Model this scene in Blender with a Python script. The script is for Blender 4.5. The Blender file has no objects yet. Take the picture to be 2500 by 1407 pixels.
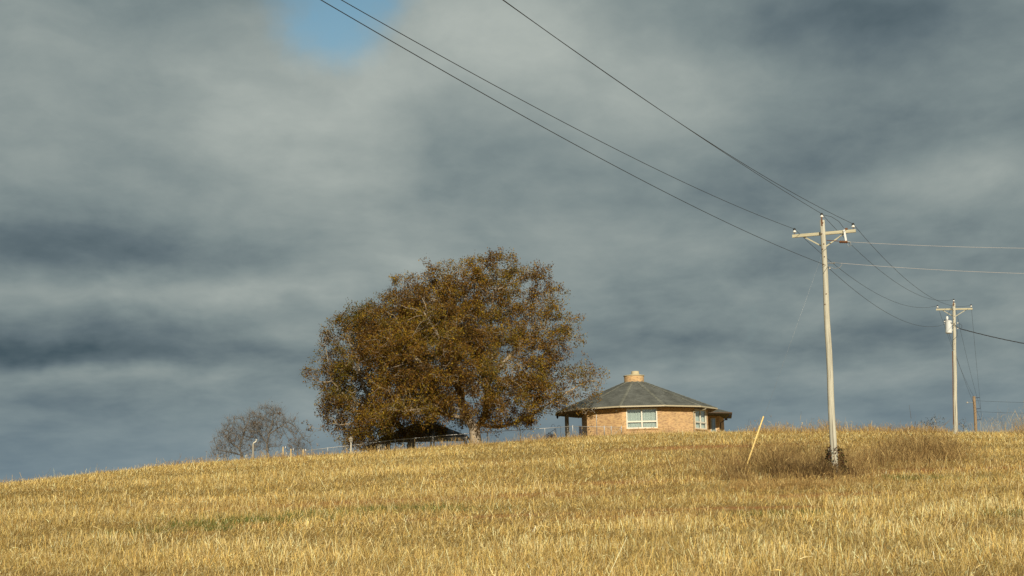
import bpy, math, random
import numpy as np
from mathutils import Matrix, Vector, Euler

R = math.radians
rng = np.random.default_rng(7)
random.seed(7)
scene = bpy.context.scene

# ------------------------------------------------------------------ camera
F_PX, PITCH, ROLL = 3472.0, R(8.95), R(1.3)
EYE = Vector((0, 0, 1.6))
cam_data = bpy.data.cameras.new('camera')
cam_data.sensor_width = 36.0
cam_data.lens = 36.0 * F_PX / 2500.0
cam_data.clip_start, cam_data.clip_end = 0.1, 9000
cam = bpy.data.objects.new('camera', cam_data)
scene.collection.objects.link(cam)
CM = Matrix.Rotation(math.pi / 2 + PITCH, 3, 'X') @ Matrix.Rotation(-ROLL, 3, 'Z')
cam.matrix_world = Matrix.Translation(EYE) @ CM.to_4x4()
scene.camera = cam


def ray(px, py):
    return CM @ Vector(((px - 1250) / F_PX, -(py - 703.5) / F_PX, -1))


def at(px, py, Y):
    """the world point seen at that spot of the photograph, Y metres away"""
    d = ray(px, py)
    return EYE + d * (Y / d.y)


# ------------------------------------------------------------------ light
SUN_AZ, SUN_EL = R(8), R(22)          # behind the camera, a little to the right
sdir = Vector((math.sin(SUN_AZ) * math.cos(SUN_EL), -math.cos(SUN_AZ) * math.cos(SUN_EL), math.sin(SUN_EL)))
sun_data = bpy.data.lights.new('sun', 'SUN')
sun_data.energy, sun_data.angle = 5.0, R(0.53)
sun_data.color = (1.0, 0.90, 0.74)
sun = bpy.data.objects.new('sun', sun_data)
sun.rotation_euler = sdir.to_track_quat('Z', 'Y').to_euler()
sun.location = (0, -50, 60)
scene.collection.objects.link(sun)

vs = scene.view_settings
vs.view_transform, vs.look, vs.exposure, vs.gamma = 'Standard', 'None', 0.0, 1.0
vs.use_curve_mapping = False
scene.render.engine = 'CYCLES'
scene.cycles.max_bounces = 6
scene.cycles.diffuse_bounces = 3
scene.cycles.transparent_max_bounces = 12

# ------------------------------------------------------------------ sky
world = bpy.data.worlds.new('World')
scene.world = world
world.use_nodes = True
wt = world.node_tree
wt.nodes.clear()


class NT:
    """small node-tree helper"""
    def __init__(s, t): s.t = t

    def n(s, kind, **kw):
        o = s.t.nodes.new(kind)
        for k, v in kw.items():
            setattr(o, k, v)
        return o

    def put(s, sock, v):
        if isinstance(v, bpy.types.NodeSocket):
            s.t.links.new(v, sock)
        else:
            sock.default_value = v

    def math(s, op, a, b=0.0, clamp=False):
        o = s.n('ShaderNodeMath', operation=op, use_clamp=clamp)
        s.put(o.inputs[0], a); s.put(o.inputs[1], b)
        return o.outputs[0]

    def vec(s, op, a, b=(0, 0, 0)):
        o = s.n('ShaderNodeVectorMath', operation=op)
        s.put(o.inputs[0], a); s.put(o.inputs[1], b)
        return o.outputs['Value'] if op in ('DOT_PRODUCT', 'LENGTH') else o.outputs[0]

    def noise(s, v, scale, detail=4, rough=.5, dist=0.0, color=False):
        o = s.n('ShaderNodeTexNoise')
        if v is not None:
            s.put(o.inputs['Vector'], v)
        o.inputs['Scale'].default_value = scale
        o.inputs['Detail'].default_value = detail
        o.inputs['Roughness'].default_value = rough
        o.inputs['Distortion'].default_value = dist
        return o.outputs['Color' if color else 'Fac']

    def ramp(s, f, stops, interp='LINEAR'):
        o = s.n('ShaderNodeValToRGB')
        s.put(o.inputs[0], f)
        cr = o.color_ramp
        cr.interpolation = interp
        while len(cr.elements) < len(stops):
            cr.elements.new(.5)
        for e, (p, c) in zip(cr.elements, stops):
            e.position = p
            e.color = (*c, 1)
        return o.outputs[0]

    def mix(s, f, a, b, blend='MIX'):
        o = s.n('ShaderNodeMix', data_type='RGBA', blend_type=blend)
        s.put(o.inputs[0], f)
        for i, v in ((6, a), (7, b)):
            s.put(o.inputs[i], v if isinstance(v, bpy.types.NodeSocket) else (*v, 1))
        return o.outputs[2]

    def rng(s, v, a, b, c=0.0, d=1.0, smooth=True):
        o = s.n('ShaderNodeMapRange', interpolation_type='SMOOTHSTEP' if smooth else 'LINEAR')
        s.put(o.inputs[0], v)
        for i, q in enumerate((a, b, c, d)):
            o.inputs[i + 1].default_value = q
        return o.outputs[0]


W = NT(wt)
tc = W.n('ShaderNodeTexCoord').outputs['Generated']
# a little turbulence so that cloud masses have ragged, soft borders
turb = W.vec('SUBTRACT', W.noise(tc, 4.0, 5, .55, color=True), (.5, .5, .5))
warp = W.vec('ADD', tc, W.vec('MULTIPLY', turb, (.15, .15, .07)))
turb2 = W.vec('SUBTRACT', W.noise(tc, 14.0, 4, .6, color=True), (.5, .5, .5))
warp = W.vec('ADD', warp, W.vec('MULTIPLY', turb2, (.045, .045, .022)))
# clouds lie in a deck: look up the noise on that plane
sep = W.n('ShaderNodeSeparateXYZ'); wt.links.new(tc, sep.inputs[0])
den = W.math('ADD', W.math('MAXIMUM', sep.outputs[2], 0.0), .22)
comb = W.n('ShaderNodeCombineXYZ')
W.put(comb.inputs[0], W.math('DIVIDE', sep.outputs[0], den))
W.put(comb.inputs[1], W.math('DIVIDE', sep.outputs[1], den))
deck = comb.outputs[0]
n1 = W.noise(deck, 1.5, 5, .5, .2)
n2 = W.noise(W.vec('MULTIPLY', deck, (1, .8, 1)), 3.6, 7, .56, .15)
val = W.math('ADD', W.math('MULTIPLY', W.math('SUBTRACT', n1, .5), .80), W.math('MULTIPLY', W.math('SUBTRACT', n2, .5), .74))
streak = W.noise(W.vec('MULTIPLY', warp, (5.0, 5.0, 26.0)), 1.0, 5, .55)
val = W.math('ADD', val, W.math('MULTIPLY', W.math('SUBTRACT', streak, .5), W.rng(sep.outputs[2], .10, .36, .34, .06)))
n3 = W.noise(W.vec('ADD', deck, W.vec('MULTIPLY', turb, (.5, .5, 0))), 10.0, 8, .62)
val = W.math('ADD', val, W.math('MULTIPLY', W.math('SUBTRACT', n3, .5), .22))
val = W.math('ADD', val, .50)


def blob(px, py, rx, ry):
    d = ray(px, py).normalized()
    sx, sz = F_PX / rx, F_PX / ry
    o = W.vec('MULTIPLY', W.vec('SUBTRACT', warp, tuple(d)), (sx, 2.5, sz))
    return W.math('EXPONENT', W.math('MULTIPLY', W.vec('DOT_PRODUCT', o, o), -1.0))


for px, py, rx, ry, w in [
        (850, 400, 240, 230, .38), (1240, 130, 330, 180, .50), (90, 230, 150, 200, .16), (480, 210, 280, 140, .20),
        (60, 570, 330, 75, -.30), (330, 590, 300, 60, -.16), (20, 845, 260, 42, -.48), (300, 905, 300, 32, .24), (130, 700, 220, 30, .10), (640, 690, 330, 40, .20),
        (420, 770, 450, 40, -.10), (2180, 40, 260, 100, -.24), (1905, 75, 70, 55, -.17), (1560, 40, 120, 60, -.06),
        (1130, 430, 220, 90, -.16), (2150, 300, 400, 120, -.06), (2350, 410, 220, 55, .16), (1480, 600, 330, 60, .14),
        (1820, 690, 230, 55, .16), (1680, 850, 600, 55, -.16), (2380, 580, 200, 60, -.10), (1850, 945, 520, 45, .14),
        (1550, 200, 250, 140, .10), (1050, 590, 160, 50, -.10), (2150, 800, 260, 60, -.10), (700, 850, 200, 30, -.08)]:
    val = W.math('ADD', val, W.math('MULTIPLY', blob(px, py, rx, ry), w))
cloud = W.ramp(val, [(0.0, (.062, .096, .116)), (.25, (.125, .167, .186)), (.5, (.212, .262, .265)), (.75, (.305, .352, .338)), (1.0, (.420, .462, .430))])
# blue-grey thinning low in the sky
low = W.rng(sep.outputs[2], .0, .12, 1.0, 0.0)
cloud = W.mix(W.math('MULTIPLY', low, .62), cloud, (.172, .248, .305))
gapn = W.math('MULTIPLY', W.math('SUBTRACT', W.noise(W.vec('ADD', warp, W.vec('MULTIPLY', turb2, (.06, .06, .06))), 9.0, 6, .6), .5), .9)
gapn = W.math('ADD', gapn, W.math('ADD', blob(895, -10, 160, 150), W.math('MULTIPLY', blob(830, 130, 120, 80), .55)))
gap = W.rng(gapn, .16, .98, 0.0, .92)
bg_c = W.n('ShaderNodeBackground'); wt.links.new(cloud, bg_c.inputs[0]); bg_c.inputs[1].default_value = 1.0
sky = W.n('ShaderNodeTexSky')
sky.sky_type = 'NISHITA'
sky.sun_disc = False
sky.ozone_density, sky.dust_density = .15, 1.2
sky.sun_elevation, sky.sun_rotation = SUN_EL, math.pi - SUN_AZ
bg_s = W.n('ShaderNodeBackground'); wt.links.new(W.mix(1.0, sky.outputs[0], (.82, 1.06, 1.0), 'MULTIPLY'), bg_s.inputs[0]); bg_s.inputs[1].default_value = .10
mx = W.n('ShaderNodeMixShader')
W.put(mx.inputs[0], gap)
wt.links.new(bg_c.outputs[0], mx.inputs[1]); wt.links.new(bg_s.outputs[0], mx.inputs[2])
wo = W.n('ShaderNodeOutputWorld'); wt.links.new(mx.outputs[0], wo.inputs[0])

# ------------------------------------------------------------------ helpers
COL = scene.collection


def tag(o, label=None, cat=None, group=None, kind=None):
    if label: o['label'] = label
    if cat: o['category'] = cat
    if group: o['group'] = group
    if kind: o['kind'] = kind
    return o


def empty(name, loc, rot=(0, 0, 0)):
    o = bpy.data.objects.new(name, None)
    o.location = loc
    o.rotation_euler = rot
    o.empty_display_size = .2
    COL.objects.link(o)
    return o


def link(name, me, mat, parent=None, smooth=False):
    o = bpy.data.objects.new(name, me)
    if mat: me.materials.append(mat)
    if smooth: me.polygons.foreach_set('use_smooth', [True] * len(me.polygons))
    COL.objects.link(o)
    if parent: o.parent = parent
    return o


def np_mesh(name, v, faces, col=None):
    """v (n,3); faces (m,3) or (m,4) int; col (n,3) per-vertex colour"""
    me = bpy.data.meshes.new(name)
    k = faces.shape[1]
    me.vertices.add(len(v)); me.vertices.foreach_set('co', np.ascontiguousarray(v, dtype=np.float32).ravel())
    me.loops.add(faces.size); me.loops.foreach_set('vertex_index', faces.astype(np.int32).ravel())
    me.polygons.add(len(faces)); me.polygons.foreach_set('loop_start', np.arange(len(faces), dtype=np.int32) * k)
    me.update(calc_edges=True)
    if col is not None:
        a = me.color_attributes.new('col', 'FLOAT_COLOR', 'POINT')
        c4 = np.ones((len(v), 4), dtype=np.float32); c4[:, :3] = col
        a.data.foreach_set('color', c4.ravel())
    return me


class MB:
    """collects simple solids, builds them as one mesh"""
    def __init__(s): s.v, s.f = [], []

    def add(s, vs_, fs):
        b = len(s.v)
        s.v += [tuple(p) for p in vs_]
        s.f += [tuple(b + i for i in f) for f in fs]
        return s

    def box(s, c, size, rz=0.0, M=None):
        hx, hy, hz = (q / 2 for q in size)
        m = Matrix.Translation(c) @ (M.to_4x4() if M else Matrix.Rotation(rz, 4, 'Z'))
        vs_ = [m @ Vector((x, y, z)) for x in (-hx, hx) for y in (-hy, hy) for z in (-hz, hz)]
        return s.add(vs_, [(0, 1, 3, 2), (4, 6, 7, 5), (0, 4, 5, 1), (2, 3, 7, 6), (0, 2, 6, 4), (1, 5, 7, 3)])

    def bar(s, a, b, w, h=None):
        """rectangular bar between two points, w across, h upright"""
        a, b = Vector(a), Vector(b); h = h or w
        d = (b - a).normalized()
        up = Vector((0, 0, 1)) if abs(d.z) < .95 else Vector((0, 1, 0))
        x = d.cross(up).normalized(); z = x.cross(d)
        vs_ = [p + x * (sx * w / 2) + z * (sz * h / 2) for p in (a, b) for sx in (-1, 1) for sz in (-1, 1)]
        return s.add(vs_, [(0, 1, 3, 2), (4, 6, 7, 5), (0, 4, 5, 1), (2, 3, 7, 6), (0, 2, 6, 4), (1, 5, 7, 3)])

    def tube(s, pts, rad, n=8, caps=True):
        pts = [Vector(p) for p in pts]
        rad = rad if isinstance(rad, (list, tuple)) else [rad] * len(pts)
        b = len(s.v)
        prev = None
        for i, p in enumerate(pts):
            d = (pts[min(i + 1, len(pts) - 1)] - pts[max(i - 1, 0)]).normalized()
            if prev is None:
                up = Vector((0, 0, 1)) if abs(d.z) < .9 else Vector((1, 0, 0))
                x = d.cross(up).normalized()
            else:
                x = (prev - d * prev.dot(d)).normalized()
            prev = x
            y = d.cross(x)
            for k in range(n):
                a = 2 * math.pi * k / n
                s.v.append(tuple(p + (x * math.cos(a) + y * math.sin(a)) * rad[i]))
        for i in range(len(pts) - 1):
            for k in range(n):
                k2 = (k + 1) % n
                s.f.append((b + i * n + k, b + i * n + k2, b + (i + 1) * n + k2, b + (i + 1) * n + k))
        if caps:
            s.f.append(tuple(b + k for k in reversed(range(n))))
            s.f.append(tuple(b + (len(pts) - 1) * n + k for k in range(n)))
        return s

    def lathe(s, c, prof, n=12):
        """profile [(r, z)] around a vertical axis at c"""
        c = Vector(c)
        return s.tube_rings([[(c.x + r * math.cos(2 * math.pi * k / n), c.y + r * math.sin(2 * math.pi * k / n), c.z + z) for k in range(n)] for r, z in prof])

    def tube_rings(s, rings):
        n = len(rings[0]); b = len(s.v)
        for rg in rings: s.v += [tuple(p) for p in rg]
        for i in range(len(rings) - 1):
            for k in range(n):
                k2 = (k + 1) % n
                s.f.append((b + i * n + k, b + i * n + k2, b + (i + 1) * n + k2, b + (i + 1) * n + k))
        s.f.append(tuple(b + k for k in reversed(range(n))))
        s.f.append(tuple(b + (len(rings) - 1) * n + k for k in range(n)))
        return s

    def mesh(s, name):
        me = bpy.data.meshes.new(name)
        me.from_pydata(s.v, [], s.f)
        me.update()
        return me

    def build(s, name, mat, parent=None, smooth=False):
        return link(name, s.mesh(name), mat, parent, smooth)


# ------------------------------------------------------------------ materials
def material(name):
    m = bpy.data.materials.new(name)
    m.use_nodes = True
    t = NT(m.node_tree)
    return m, t, m.node_tree.nodes['Principled BSDF']


def simple(name, col, rough=.8, metal=0.0, var=.25, scale=6.0, bump=.0, stretch=(1, 1, 1), spec=.3):
    """one colour, unevened by two noises"""
    m, t, p = material(name)
    oc = t.vec('MULTIPLY', t.n('ShaderNodeTexCoord').outputs['Object'], stretch)
    a = t.noise(oc, scale, 5, .6)
    b = t.noise(oc, scale * 5.3, 4, .6)
    f = t.math('ADD', t.math('MULTIPLY', a, .6), t.math('MULTIPLY', b, .4))
    lo = tuple(c * (1 - var) for c in col); hi = tuple(min(1, c * (1 + var)) for c in col)
    t.put(p.inputs['Base Color'], t.ramp(f, [(.3, lo), (.7, hi)]))
    p.inputs['Roughness'].default_value = rough
    p.inputs['Metallic'].default_value = metal
    p.inputs['Specular IOR Level'].default_value = spec
    if bump:
        bn = t.n('ShaderNodeBump'); bn.inputs['Strength'].default_value = bump
        t.put(bn.inputs['Height'], f); t.put(p.inputs['Normal'], bn.outputs[0])
    return m


def foliage(name, rough=.75, transl=.25, spec=.2):
    m, t, p = material(name)
    c = t.n('ShaderNodeVertexColor', layer_name='col').outputs[0]
    t.put(p.inputs['Base Color'], c)
    p.inputs['Roughness'].default_value = rough
    p.inputs['Specular IOR Level'].default_value = spec
    if transl:
        tr = t.n('ShaderNodeBsdfTranslucent'); t.put(tr.inputs[0], c)
        ms = t.n('ShaderNodeMixShader'); ms.inputs[0].default_value = transl
        t.put(ms.inputs[1], p.outputs[0]); t.put(ms.inputs[2], tr.outputs[0])
        t.put(m.node_tree.nodes['Material Output'].inputs[0], ms.outputs[0])
    return m


M = {}
M['straw'] = foliage('straw', .7, .18)
M['leaf'] = foliage('autumn_leaf', .8, .3, .05)
M['bark'] = simple('bark', (.33, .275, .20), .9, var=.4, scale=3, bump=.6, stretch=(3, 3, .8))
M['twig'] = simple('twig_bark', (.15, .133, .110), .9, var=.3, scale=4)
M['pole_wood'] = simple('weathered_pole_wood', (.47, .45, .355), .85, var=.34, scale=5, bump=.5, stretch=(7, 7, .30))
M['old_wood'] = simple('brown_pole_wood', (.27, .19, .11), .9, var=.3, scale=5, bump=.3, stretch=(6, 6, .4))
M['arm_wood'] = simple('crossarm_wood', (.46, .425, .29), .85, var=.3, scale=4, bump=.2, stretch=(.4, 4, 4))
M['porcelain'] = simple('white_porcelain', (.75, .75, .70), .25, var=.05, spec=.5)
M['black_glaze'] = simple('dark_glaze', (.02, .018, .016), .25, var=.2, spec=.5)
M['steel'] = simple('galvanised_steel', (.42, .42, .40), .5, .6, var=.15)
M['rust'] = simple('rusty_iron', (.16, .075, .035), .8, .2, var=.4, scale=14)
M['wire'] = simple('dark_conductor', (.030, .030, .032), .6, .0, var=.1)
M['bright_wire'] = simple('bright_aluminium_wire', (.50, .45, .40), .6, .0, var=.1)
M['can'] = simple('transformer_paint', (.60, .62, .60), .4, var=.08, scale=3)
M['yellow'] = simple('yellow_plastic', (.80, .58, .21), .5, var=.12, scale=3)
M['tan_metal'] = simple('tan_painted_metal', (.42, .37, .25), .5, var=.12)
M['soffit'] = simple('brown_soffit', (.085, .060, .040), .7, var=.2)
M['white_frame'] = simple('cream_window_frame', (.68, .64, .52), .5, var=.06)
M['curtain'] = simple('pale_curtain', (.66, .70, .64), .9, var=.12, scale=5, stretch=(4, 4, .4))
M['room'] = simple('room_dark', (.05, .045, .04), .9, var=.1)
M['white'] = simple('white_paint', (.42, .39, .31), .6, var=.08)
M['grey_wood'] = simple('grey_wood', (.27, .245, .19), .9, var=.3, scale=6, bump=.3, stretch=(4, 4, .6))
M['tan_wood'] = simple('tan_wood', (.50, .38, .20), .9, var=.25, scale=6, bump=.3, stretch=(4, 4, .6))
M['dark_metal'] = simple('dark_painted_metal', (.025, .028, .045), .5, .2, var=.2)
M['conc'] = simple('pale_concrete', (.50, .43, .27), .9, var=.15, scale=8)
M['grey_box'] = simple('grey_cabinet', (.42, .42, .38), .6, var=.1)
M['siding'] = simple('grey_siding', (.30, .30, .28), .7, var=.15)


def pole_wood():
    m = simple('weathered_pole_wood', (.47, .45, .355), .85, var=.34, scale=5, bump=.5, stretch=(7, 7, .30))
    t = NT(m.node_tree); p = m.node_tree.nodes['Principled BSDF']
    oc = t.n('ShaderNodeTexCoord').outputs['Object']
    c = p.inputs['Base Color'].links[0].from_socket
    crack = t.rng(t.noise(t.vec('MULTIPLY', oc, (22, 22, .45)), 1.0, 3, .5), .60, .66, 0, .75)
    c = t.mix(crack, c, (.12, .10, .075))
    stain = t.rng(t.noise(t.vec('MULTIPLY', oc, (5, 5, .55)), 1.0, 4, .6), .52, .70, 0, .55)
    c = t.mix(stain, c, (.27, .22, .15))
    t.put(p.inputs['Base Color'], c)
    return m


M['pole_wood'] = pole_wood()


def shingles(name, col):
    m, t, p = material(name)
    oc = t.n('ShaderNodeTexCoord').outputs['Object']
    br = t.n('ShaderNodeTexBrick')
    # rows follow the height on the slope
    s = t.n('ShaderNodeSeparateXYZ'); t.put(s.inputs[0], oc)
    ang = t.math('ARCTAN2', s.outputs[0], s.outputs[1])
    cb = t.n('ShaderNodeCombineXYZ'); t.put(cb.inputs[0], t.math('MULTIPLY', ang, 6.0)); t.put(cb.inputs[1], t.math('MULTIPLY', s.outputs[2], 3.0))
    t.put(br.inputs[0], cb.outputs[0])
    br.inputs['Scale'].default_value = 1.0
    br.inputs['Brick Width'].default_value = .32; br.inputs['Row Height'].default_value = .15
    br.inputs['Mortar Size'].default_value = .012; br.inputs['Mortar Smooth'].default_value = .4
    br.inputs['Color1'].default_value = (*[c * .8 for c in col], 1)
    br.inputs['Color2'].default_value = (*[c * 1.2 for c in col], 1)
    br.inputs['Mortar'].default_value = (*[c * .55 for c in col], 1)
    n = t.noise(oc, .9, 5, .6)
    stain = t.ramp(n, [(.35, (.72, .72, .68)), (.65, (1.1, 1.1, 1.05))])
    c = t.mix(1.0, br.outputs[0], stain, 'MULTIPLY')
    c = t.mix(t.rng(t.noise(oc, 7, 5, .7), .66, .74, 0, .5), c, (.14, .10, .035))   # lichen and fallen leaves
    t.put(p.inputs['Base Color'], c)
    p.inputs['Roughness'].default_value = .95
    p.inputs['Specular IOR Level'].default_value = .15
    return m


M['shingle'] = shingles('roof_shingles', (.138, .141, .127))
M['hip'] = shingles('hip_cap_shingles', (.185, .186, .158))
M['dark_shingle'] = simple('dark_shed_roof', (.035, .034, .035), .9, var=.3)


def brick(name, round_=False):
    m, t, p = material(name)
    br = t.n('ShaderNodeTexBrick')
    t.put(br.inputs[0], t.n('ShaderNodeUVMap').outputs[0])
    br.inputs['Scale'].default_value = 1.0
    br.inputs['Brick Width'].default_value = .215; br.inputs['Row Height'].default_value = .078
    br.inputs['Mortar Size'].default_value = .006; br.inputs['Mortar Smooth'].default_value = .3
    br.inputs['Bias'].default_value = -.35
    br.inputs['Color1'].default_value = (.61, .40, .18, 1)
    br.inputs['Color2'].default_value = (.29, .150, .085, 1)
    br.inputs['Mortar'].default_value = (.42, .33, .22, 1)
    n = t.noise(t.n('ShaderNodeTexCoord').outputs['Object'], 1.3, 5, .6)
    fl = t.noise(t.vec('MULTIPLY', t.n('ShaderNodeUVMap').outputs[0], (3.2, 12.0, 1)), 1.0, 2, .5)
    base = t.mix(t.rng(fl, .62, .70, 0, .6), br.outputs[0], (.22, .115, .075))
    c = t.mix(1.0, base, t.ramp(n, [(.3, (.80, .80, .82)), (.7, (1.12, 1.1, 1.05))]), 'MULTIPLY')
    t.put(p.inputs['Base Color'], c)
    p.inputs['Roughness'].default_value = .9
    bn = t.n('ShaderNodeBump'); bn.inputs['Strength'].default_value = .5; bn.inputs['Distance'].default_value = .01
    t.put(bn.inputs['Height'], t.math('SUBTRACT', 1.0, br.outputs['Fac'])); t.put(p.inputs['Normal'], bn.outputs[0])
    return m


M['brick'] = brick('tan_brick')


def glass():
    m, t, p = material('window_glass')
    tr = t.n('ShaderNodeBsdfTransparent'); tr.inputs[0].default_value = (.86, .92, .90, 1)
    gl = t.n('ShaderNodeBsdfGlossy'); gl.inputs['Roughness'].default_value = .03
    ms = t.n('ShaderNodeMixShader'); ms.inputs[0].default_value = .28
    t.put(ms.inputs[1], tr.outputs[0]); t.put(ms.inputs[2], gl.outputs[0])
    t.put(m.node_tree.nodes['Material Output'].inputs[0], ms.outputs[0])
    return m


M['glass'] = glass()


def ground_mat():
    m, t, p = material('field_soil')
    oc = t.n('ShaderNodeTexCoord').outputs['Object']
    a = t.noise(oc, .16, 6, .62, .6)
    b = t.noise(t.vec('MULTIPLY', oc, (1, 1.0, 1)), 5.5, 6, .65)
    litter = t.ramp(b, [(.30, (.15, .095, .032)), (.50, (.36, .245, .080)), (.72, (.58, .43, .17))])
    soil = t.ramp(b, [(.3, (.27, .105, .038)), (.7, (.55, .26, .10))])
    sw = t.n('ShaderNodeVertexColor', layer_name='col').outputs[0]
    c = t.mix(t.rng(a, .54, .70, 0, .7), litter, soil)
    c = t.mix(t.math('MULTIPLY', sw, .95), c, soil)
    g = t.noise(oc, .31, 5, .6)
    c = t.mix(t.rng(g, .63, .74, 0, .4), c, (.13, .13, .035))
    t.put(p.inputs['Base Color'], c)
    p.inputs['Roughness'].default_value = 1.0
    p.inputs['Specular IOR Level'].default_value = .05
    bn = t.n('ShaderNodeBump'); bn.inputs['Strength'].default_value = .8; bn.inputs['Distance'].default_value = .08
    t.put(bn.inputs['Height'], b); t.put(p.inputs['Normal'], bn.outputs[0])
    return m


M['ground'] = ground_mat()

# ------------------------------------------------------------------ terrain
YC = 118.0
SKY = [(-500, 1226), (-200, 1209), (22, 1194), (160, 1181), (300, 1167), (500, 1136), (700, 1122), (870, 1112), (1000, 1101),
       (1170, 1088), (1400, 1072), (1600, 1063), (1800, 1059), (2000, 1060), (2200, 1060), (2340, 1062), (2478, 1060), (2700, 1062)]
_pts = [at(px, py, YC) for px, py in SKY]
ZX = np.array([p.x for p in _pts]); ZZ = np.array([p.z for p in _pts])
_xx = np.linspace(-400, 400, 1601)
_zz = np.interp(_xx, ZX, ZZ)
_k = np.exp(-np.linspace(-2, 2, 17) ** 2); _k /= _k.sum()
_zz = np.convolve(np.pad(_zz, 8, mode='edge'), _k, 'valid')
_zz = np.where(_xx < -55, np.maximum(1.5, np.interp(-55, _xx, _zz) - (-55 - _xx) * .012), _zz)


def sstep(a, b, x):
    t = np.clip((x - a) / (b - a), 0, 1)
    return t * t * (3 - 2 * t)


def hash2(ix, iy, seed):
    h = (ix.astype(np.int64) * 374761393 + iy.astype(np.int64) * 668265263 + seed * 974634777) & 0x7fffffff
    h = ((h ^ (h >> 13)) * 1274126177) & 0x7fffffff
    return ((h ^ (h >> 16)) & 0xffff) / 65535.0


def vnoise(x, y, seed=0, octs=3):
    """value noise, about 0..1"""
    out = 0.0; amp = .5; tot = 0.0
    for o in range(octs):
        ix, iy = np.floor(x), np.floor(y)
        fx, fy = x - ix, y - iy
        fx = fx * fx * (3 - 2 * fx); fy = fy * fy * (3 - 2 * fy)
        a, b = hash2(ix, iy, seed + o), hash2(ix + 1, iy, seed + o)
        c, d = hash2(ix, iy + 1, seed + o), hash2(ix + 1, iy + 1, seed + o)
        out = out + amp * ((a * (1 - fx) + b * fx) * (1 - fy) + (c * (1 - fx) + d * fx) * fy)
        tot += amp; amp *= .5; x = x * 2.03 + 17; y = y * 2.03 + 31
    return out / tot


PM, MM = .345, 54.0 / YC


def ground_z(x, y):
    x, y = np.asarray(x, float), np.asarray(y, float)
    zc = np.interp(x, _xx, _zz)
    q = np.clip((zc - 1.6) / zc, .2, .9)
    c = (PM - MM * (2 - q) - MM * MM * (q - 1)) / (MM * (1 - MM) ** 2)
    b = (q - 1) - 2 * c
    a = 2 - q + c
    t = np.clip(y / YC, 0, 1)
    z = zc * (a * t + b * t * t + c * t ** 3)
    w = np.clip(y - YC, 0, 14.0)
    z = z + q * zc / YC * (w - w * w / 28.0)
    z = z * (1 - sstep(165, 420, y))
    z = z - 4.2 * sstep(27, 42, x) * sstep(119, 148, y) * (1 - sstep(165, 420, y))
    z = z + (vnoise(x * .25, y * .25, 5) - .5) * .16 * sstep(8, 25, y) * (1 - sstep(95, 112, y))
    return z


def gz(x, y):
    return float(ground_z(x, y))


def on_ground(px, py, y0=16, y1=118):
    """where the ray of that spot meets the field"""
    d = ray(px, py); d = d / d.y
    Y = np.linspace(y0, y1, 2000)
    h = EYE.z + d.z * Y - ground_z(d.x * Y, Y)
    i = np.argmax(h < 0) if (h < 0).any() else len(Y) - 1
    return Vector((d.x * Y[i], Y[i], gz(d.x * Y[i], Y[i])))


def axis(segs):
    out = []
    for a, b, st in segs:
        out += list(np.arange(a, b, st))
    return np.array(out + [segs[-1][1]])


gx = axis([(-4000, -400, 400), (-400, -80, 20), (-80, 80, 1.0), (80, 400, 20), (400, 4000, 400)])
gy = axis([(-600, -40, 80), (-40, 10, 5), (10, 170, 1.0), (170, 430, 13), (430, 6000, 500)])
GX, GY = np.meshgrid(gx, gy)
V = np.stack([GX, GY, ground_z(GX, GY)], -1).reshape(-1, 3)
nx = len(gx)
i0 = (np.arange(len(gy) - 1)[:, None] * nx + np.arange(nx - 1)[None]).ravel()
SOIL = [(on_ground(px, py), rx, ry) for px, py, rx, ry in [
    (700, 1236, 6.5, 1.3), (1020, 1222, 5.0, 1.4), (2250, 1150, 5.5, 1.7), (2080, 1168, 4.0, 1.2), (1730, 1092, 6.5, 2.2), (1250, 1212, 5.0, 1.2),
    (1950, 1212, 4.0, 1.0), (1820, 1240, 4.6, .8), (2430, 1142, 4, 1.4), (1480, 1180, 5, 1.2), (620, 1215, 3.5, .9), (1180, 1262, 3.5, .6), (1500, 1265, 3.5, .6), (350, 1240, 4, .8)]]
soil = np.zeros(len(V))
for p_, rx_, ry_ in SOIL:
    soil = np.maximum(soil, np.exp(-(((V[:, 0] - p_.x) / rx_) ** 2 + ((V[:, 1] - p_.y) / ry_) ** 2)))
g = link('ground', np_mesh('ground', V, np.stack([i0, i0 + 1, i0 + nx + 1, i0 + nx], 1), np.repeat(soil[:, None], 3, 1)), M['ground'], smooth=True)
tag(g, 'straw-littered reddish farm field sloping up to a low crest', 'ground', kind='structure')


# ------------------------------------------------------------------ stubble and weeds
def ribbons(base, direc, length, width, yaw, col, bend=None, tip=.35, segs=1):
    """flat stems: base (n,3), direc unit (n,3); bend (n,3) pushes the outer end"""
    n = len(base)
    side = np.stack([np.cos(yaw), np.sin(yaw), np.zeros(n)], 1)
    side = side - direc * (side * direc).sum(1, keepdims=True)
    side /= np.linalg.norm(side, axis=1, keepdims=True) + 1e-9
    rows = []
    for k in range(segs + 1):
        t = k / segs
        c = base + direc * (length * t)[:, None]
        if bend is not None:
            c = c + bend * (t * t)
        wd = (width * (1 - (1 - tip) * t))[:, None] * .5
        rows += [c - side * wd, c + side * wd]
    v = np.stack(rows, 1).reshape(-1, 3)
    m = 2 * (segs + 1)
    b = np.arange(n) * m
    fs = [np.stack([b + 2 * k, b + 2 * k + 1, b + 2 * k + 3, b + 2 * k + 2], 1) for k in range(segs)]
    return v, np.concatenate(fs), np.repeat(col, m, 0)


class Heap:
    def __init__(s): s.v, s.f, s.c, s.n = [], [], [], 0

    def add(s, v, f, c):
        s.v.append(v); s.f.append(f + s.n); s.c.append(c); s.n += len(v)

    def build(s, name, mat, parent=None):
        return link(name, np_mesh(name, np.concatenate(s.v), np.concatenate(s.f), np.concatenate(s.c)), mat, parent)


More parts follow.
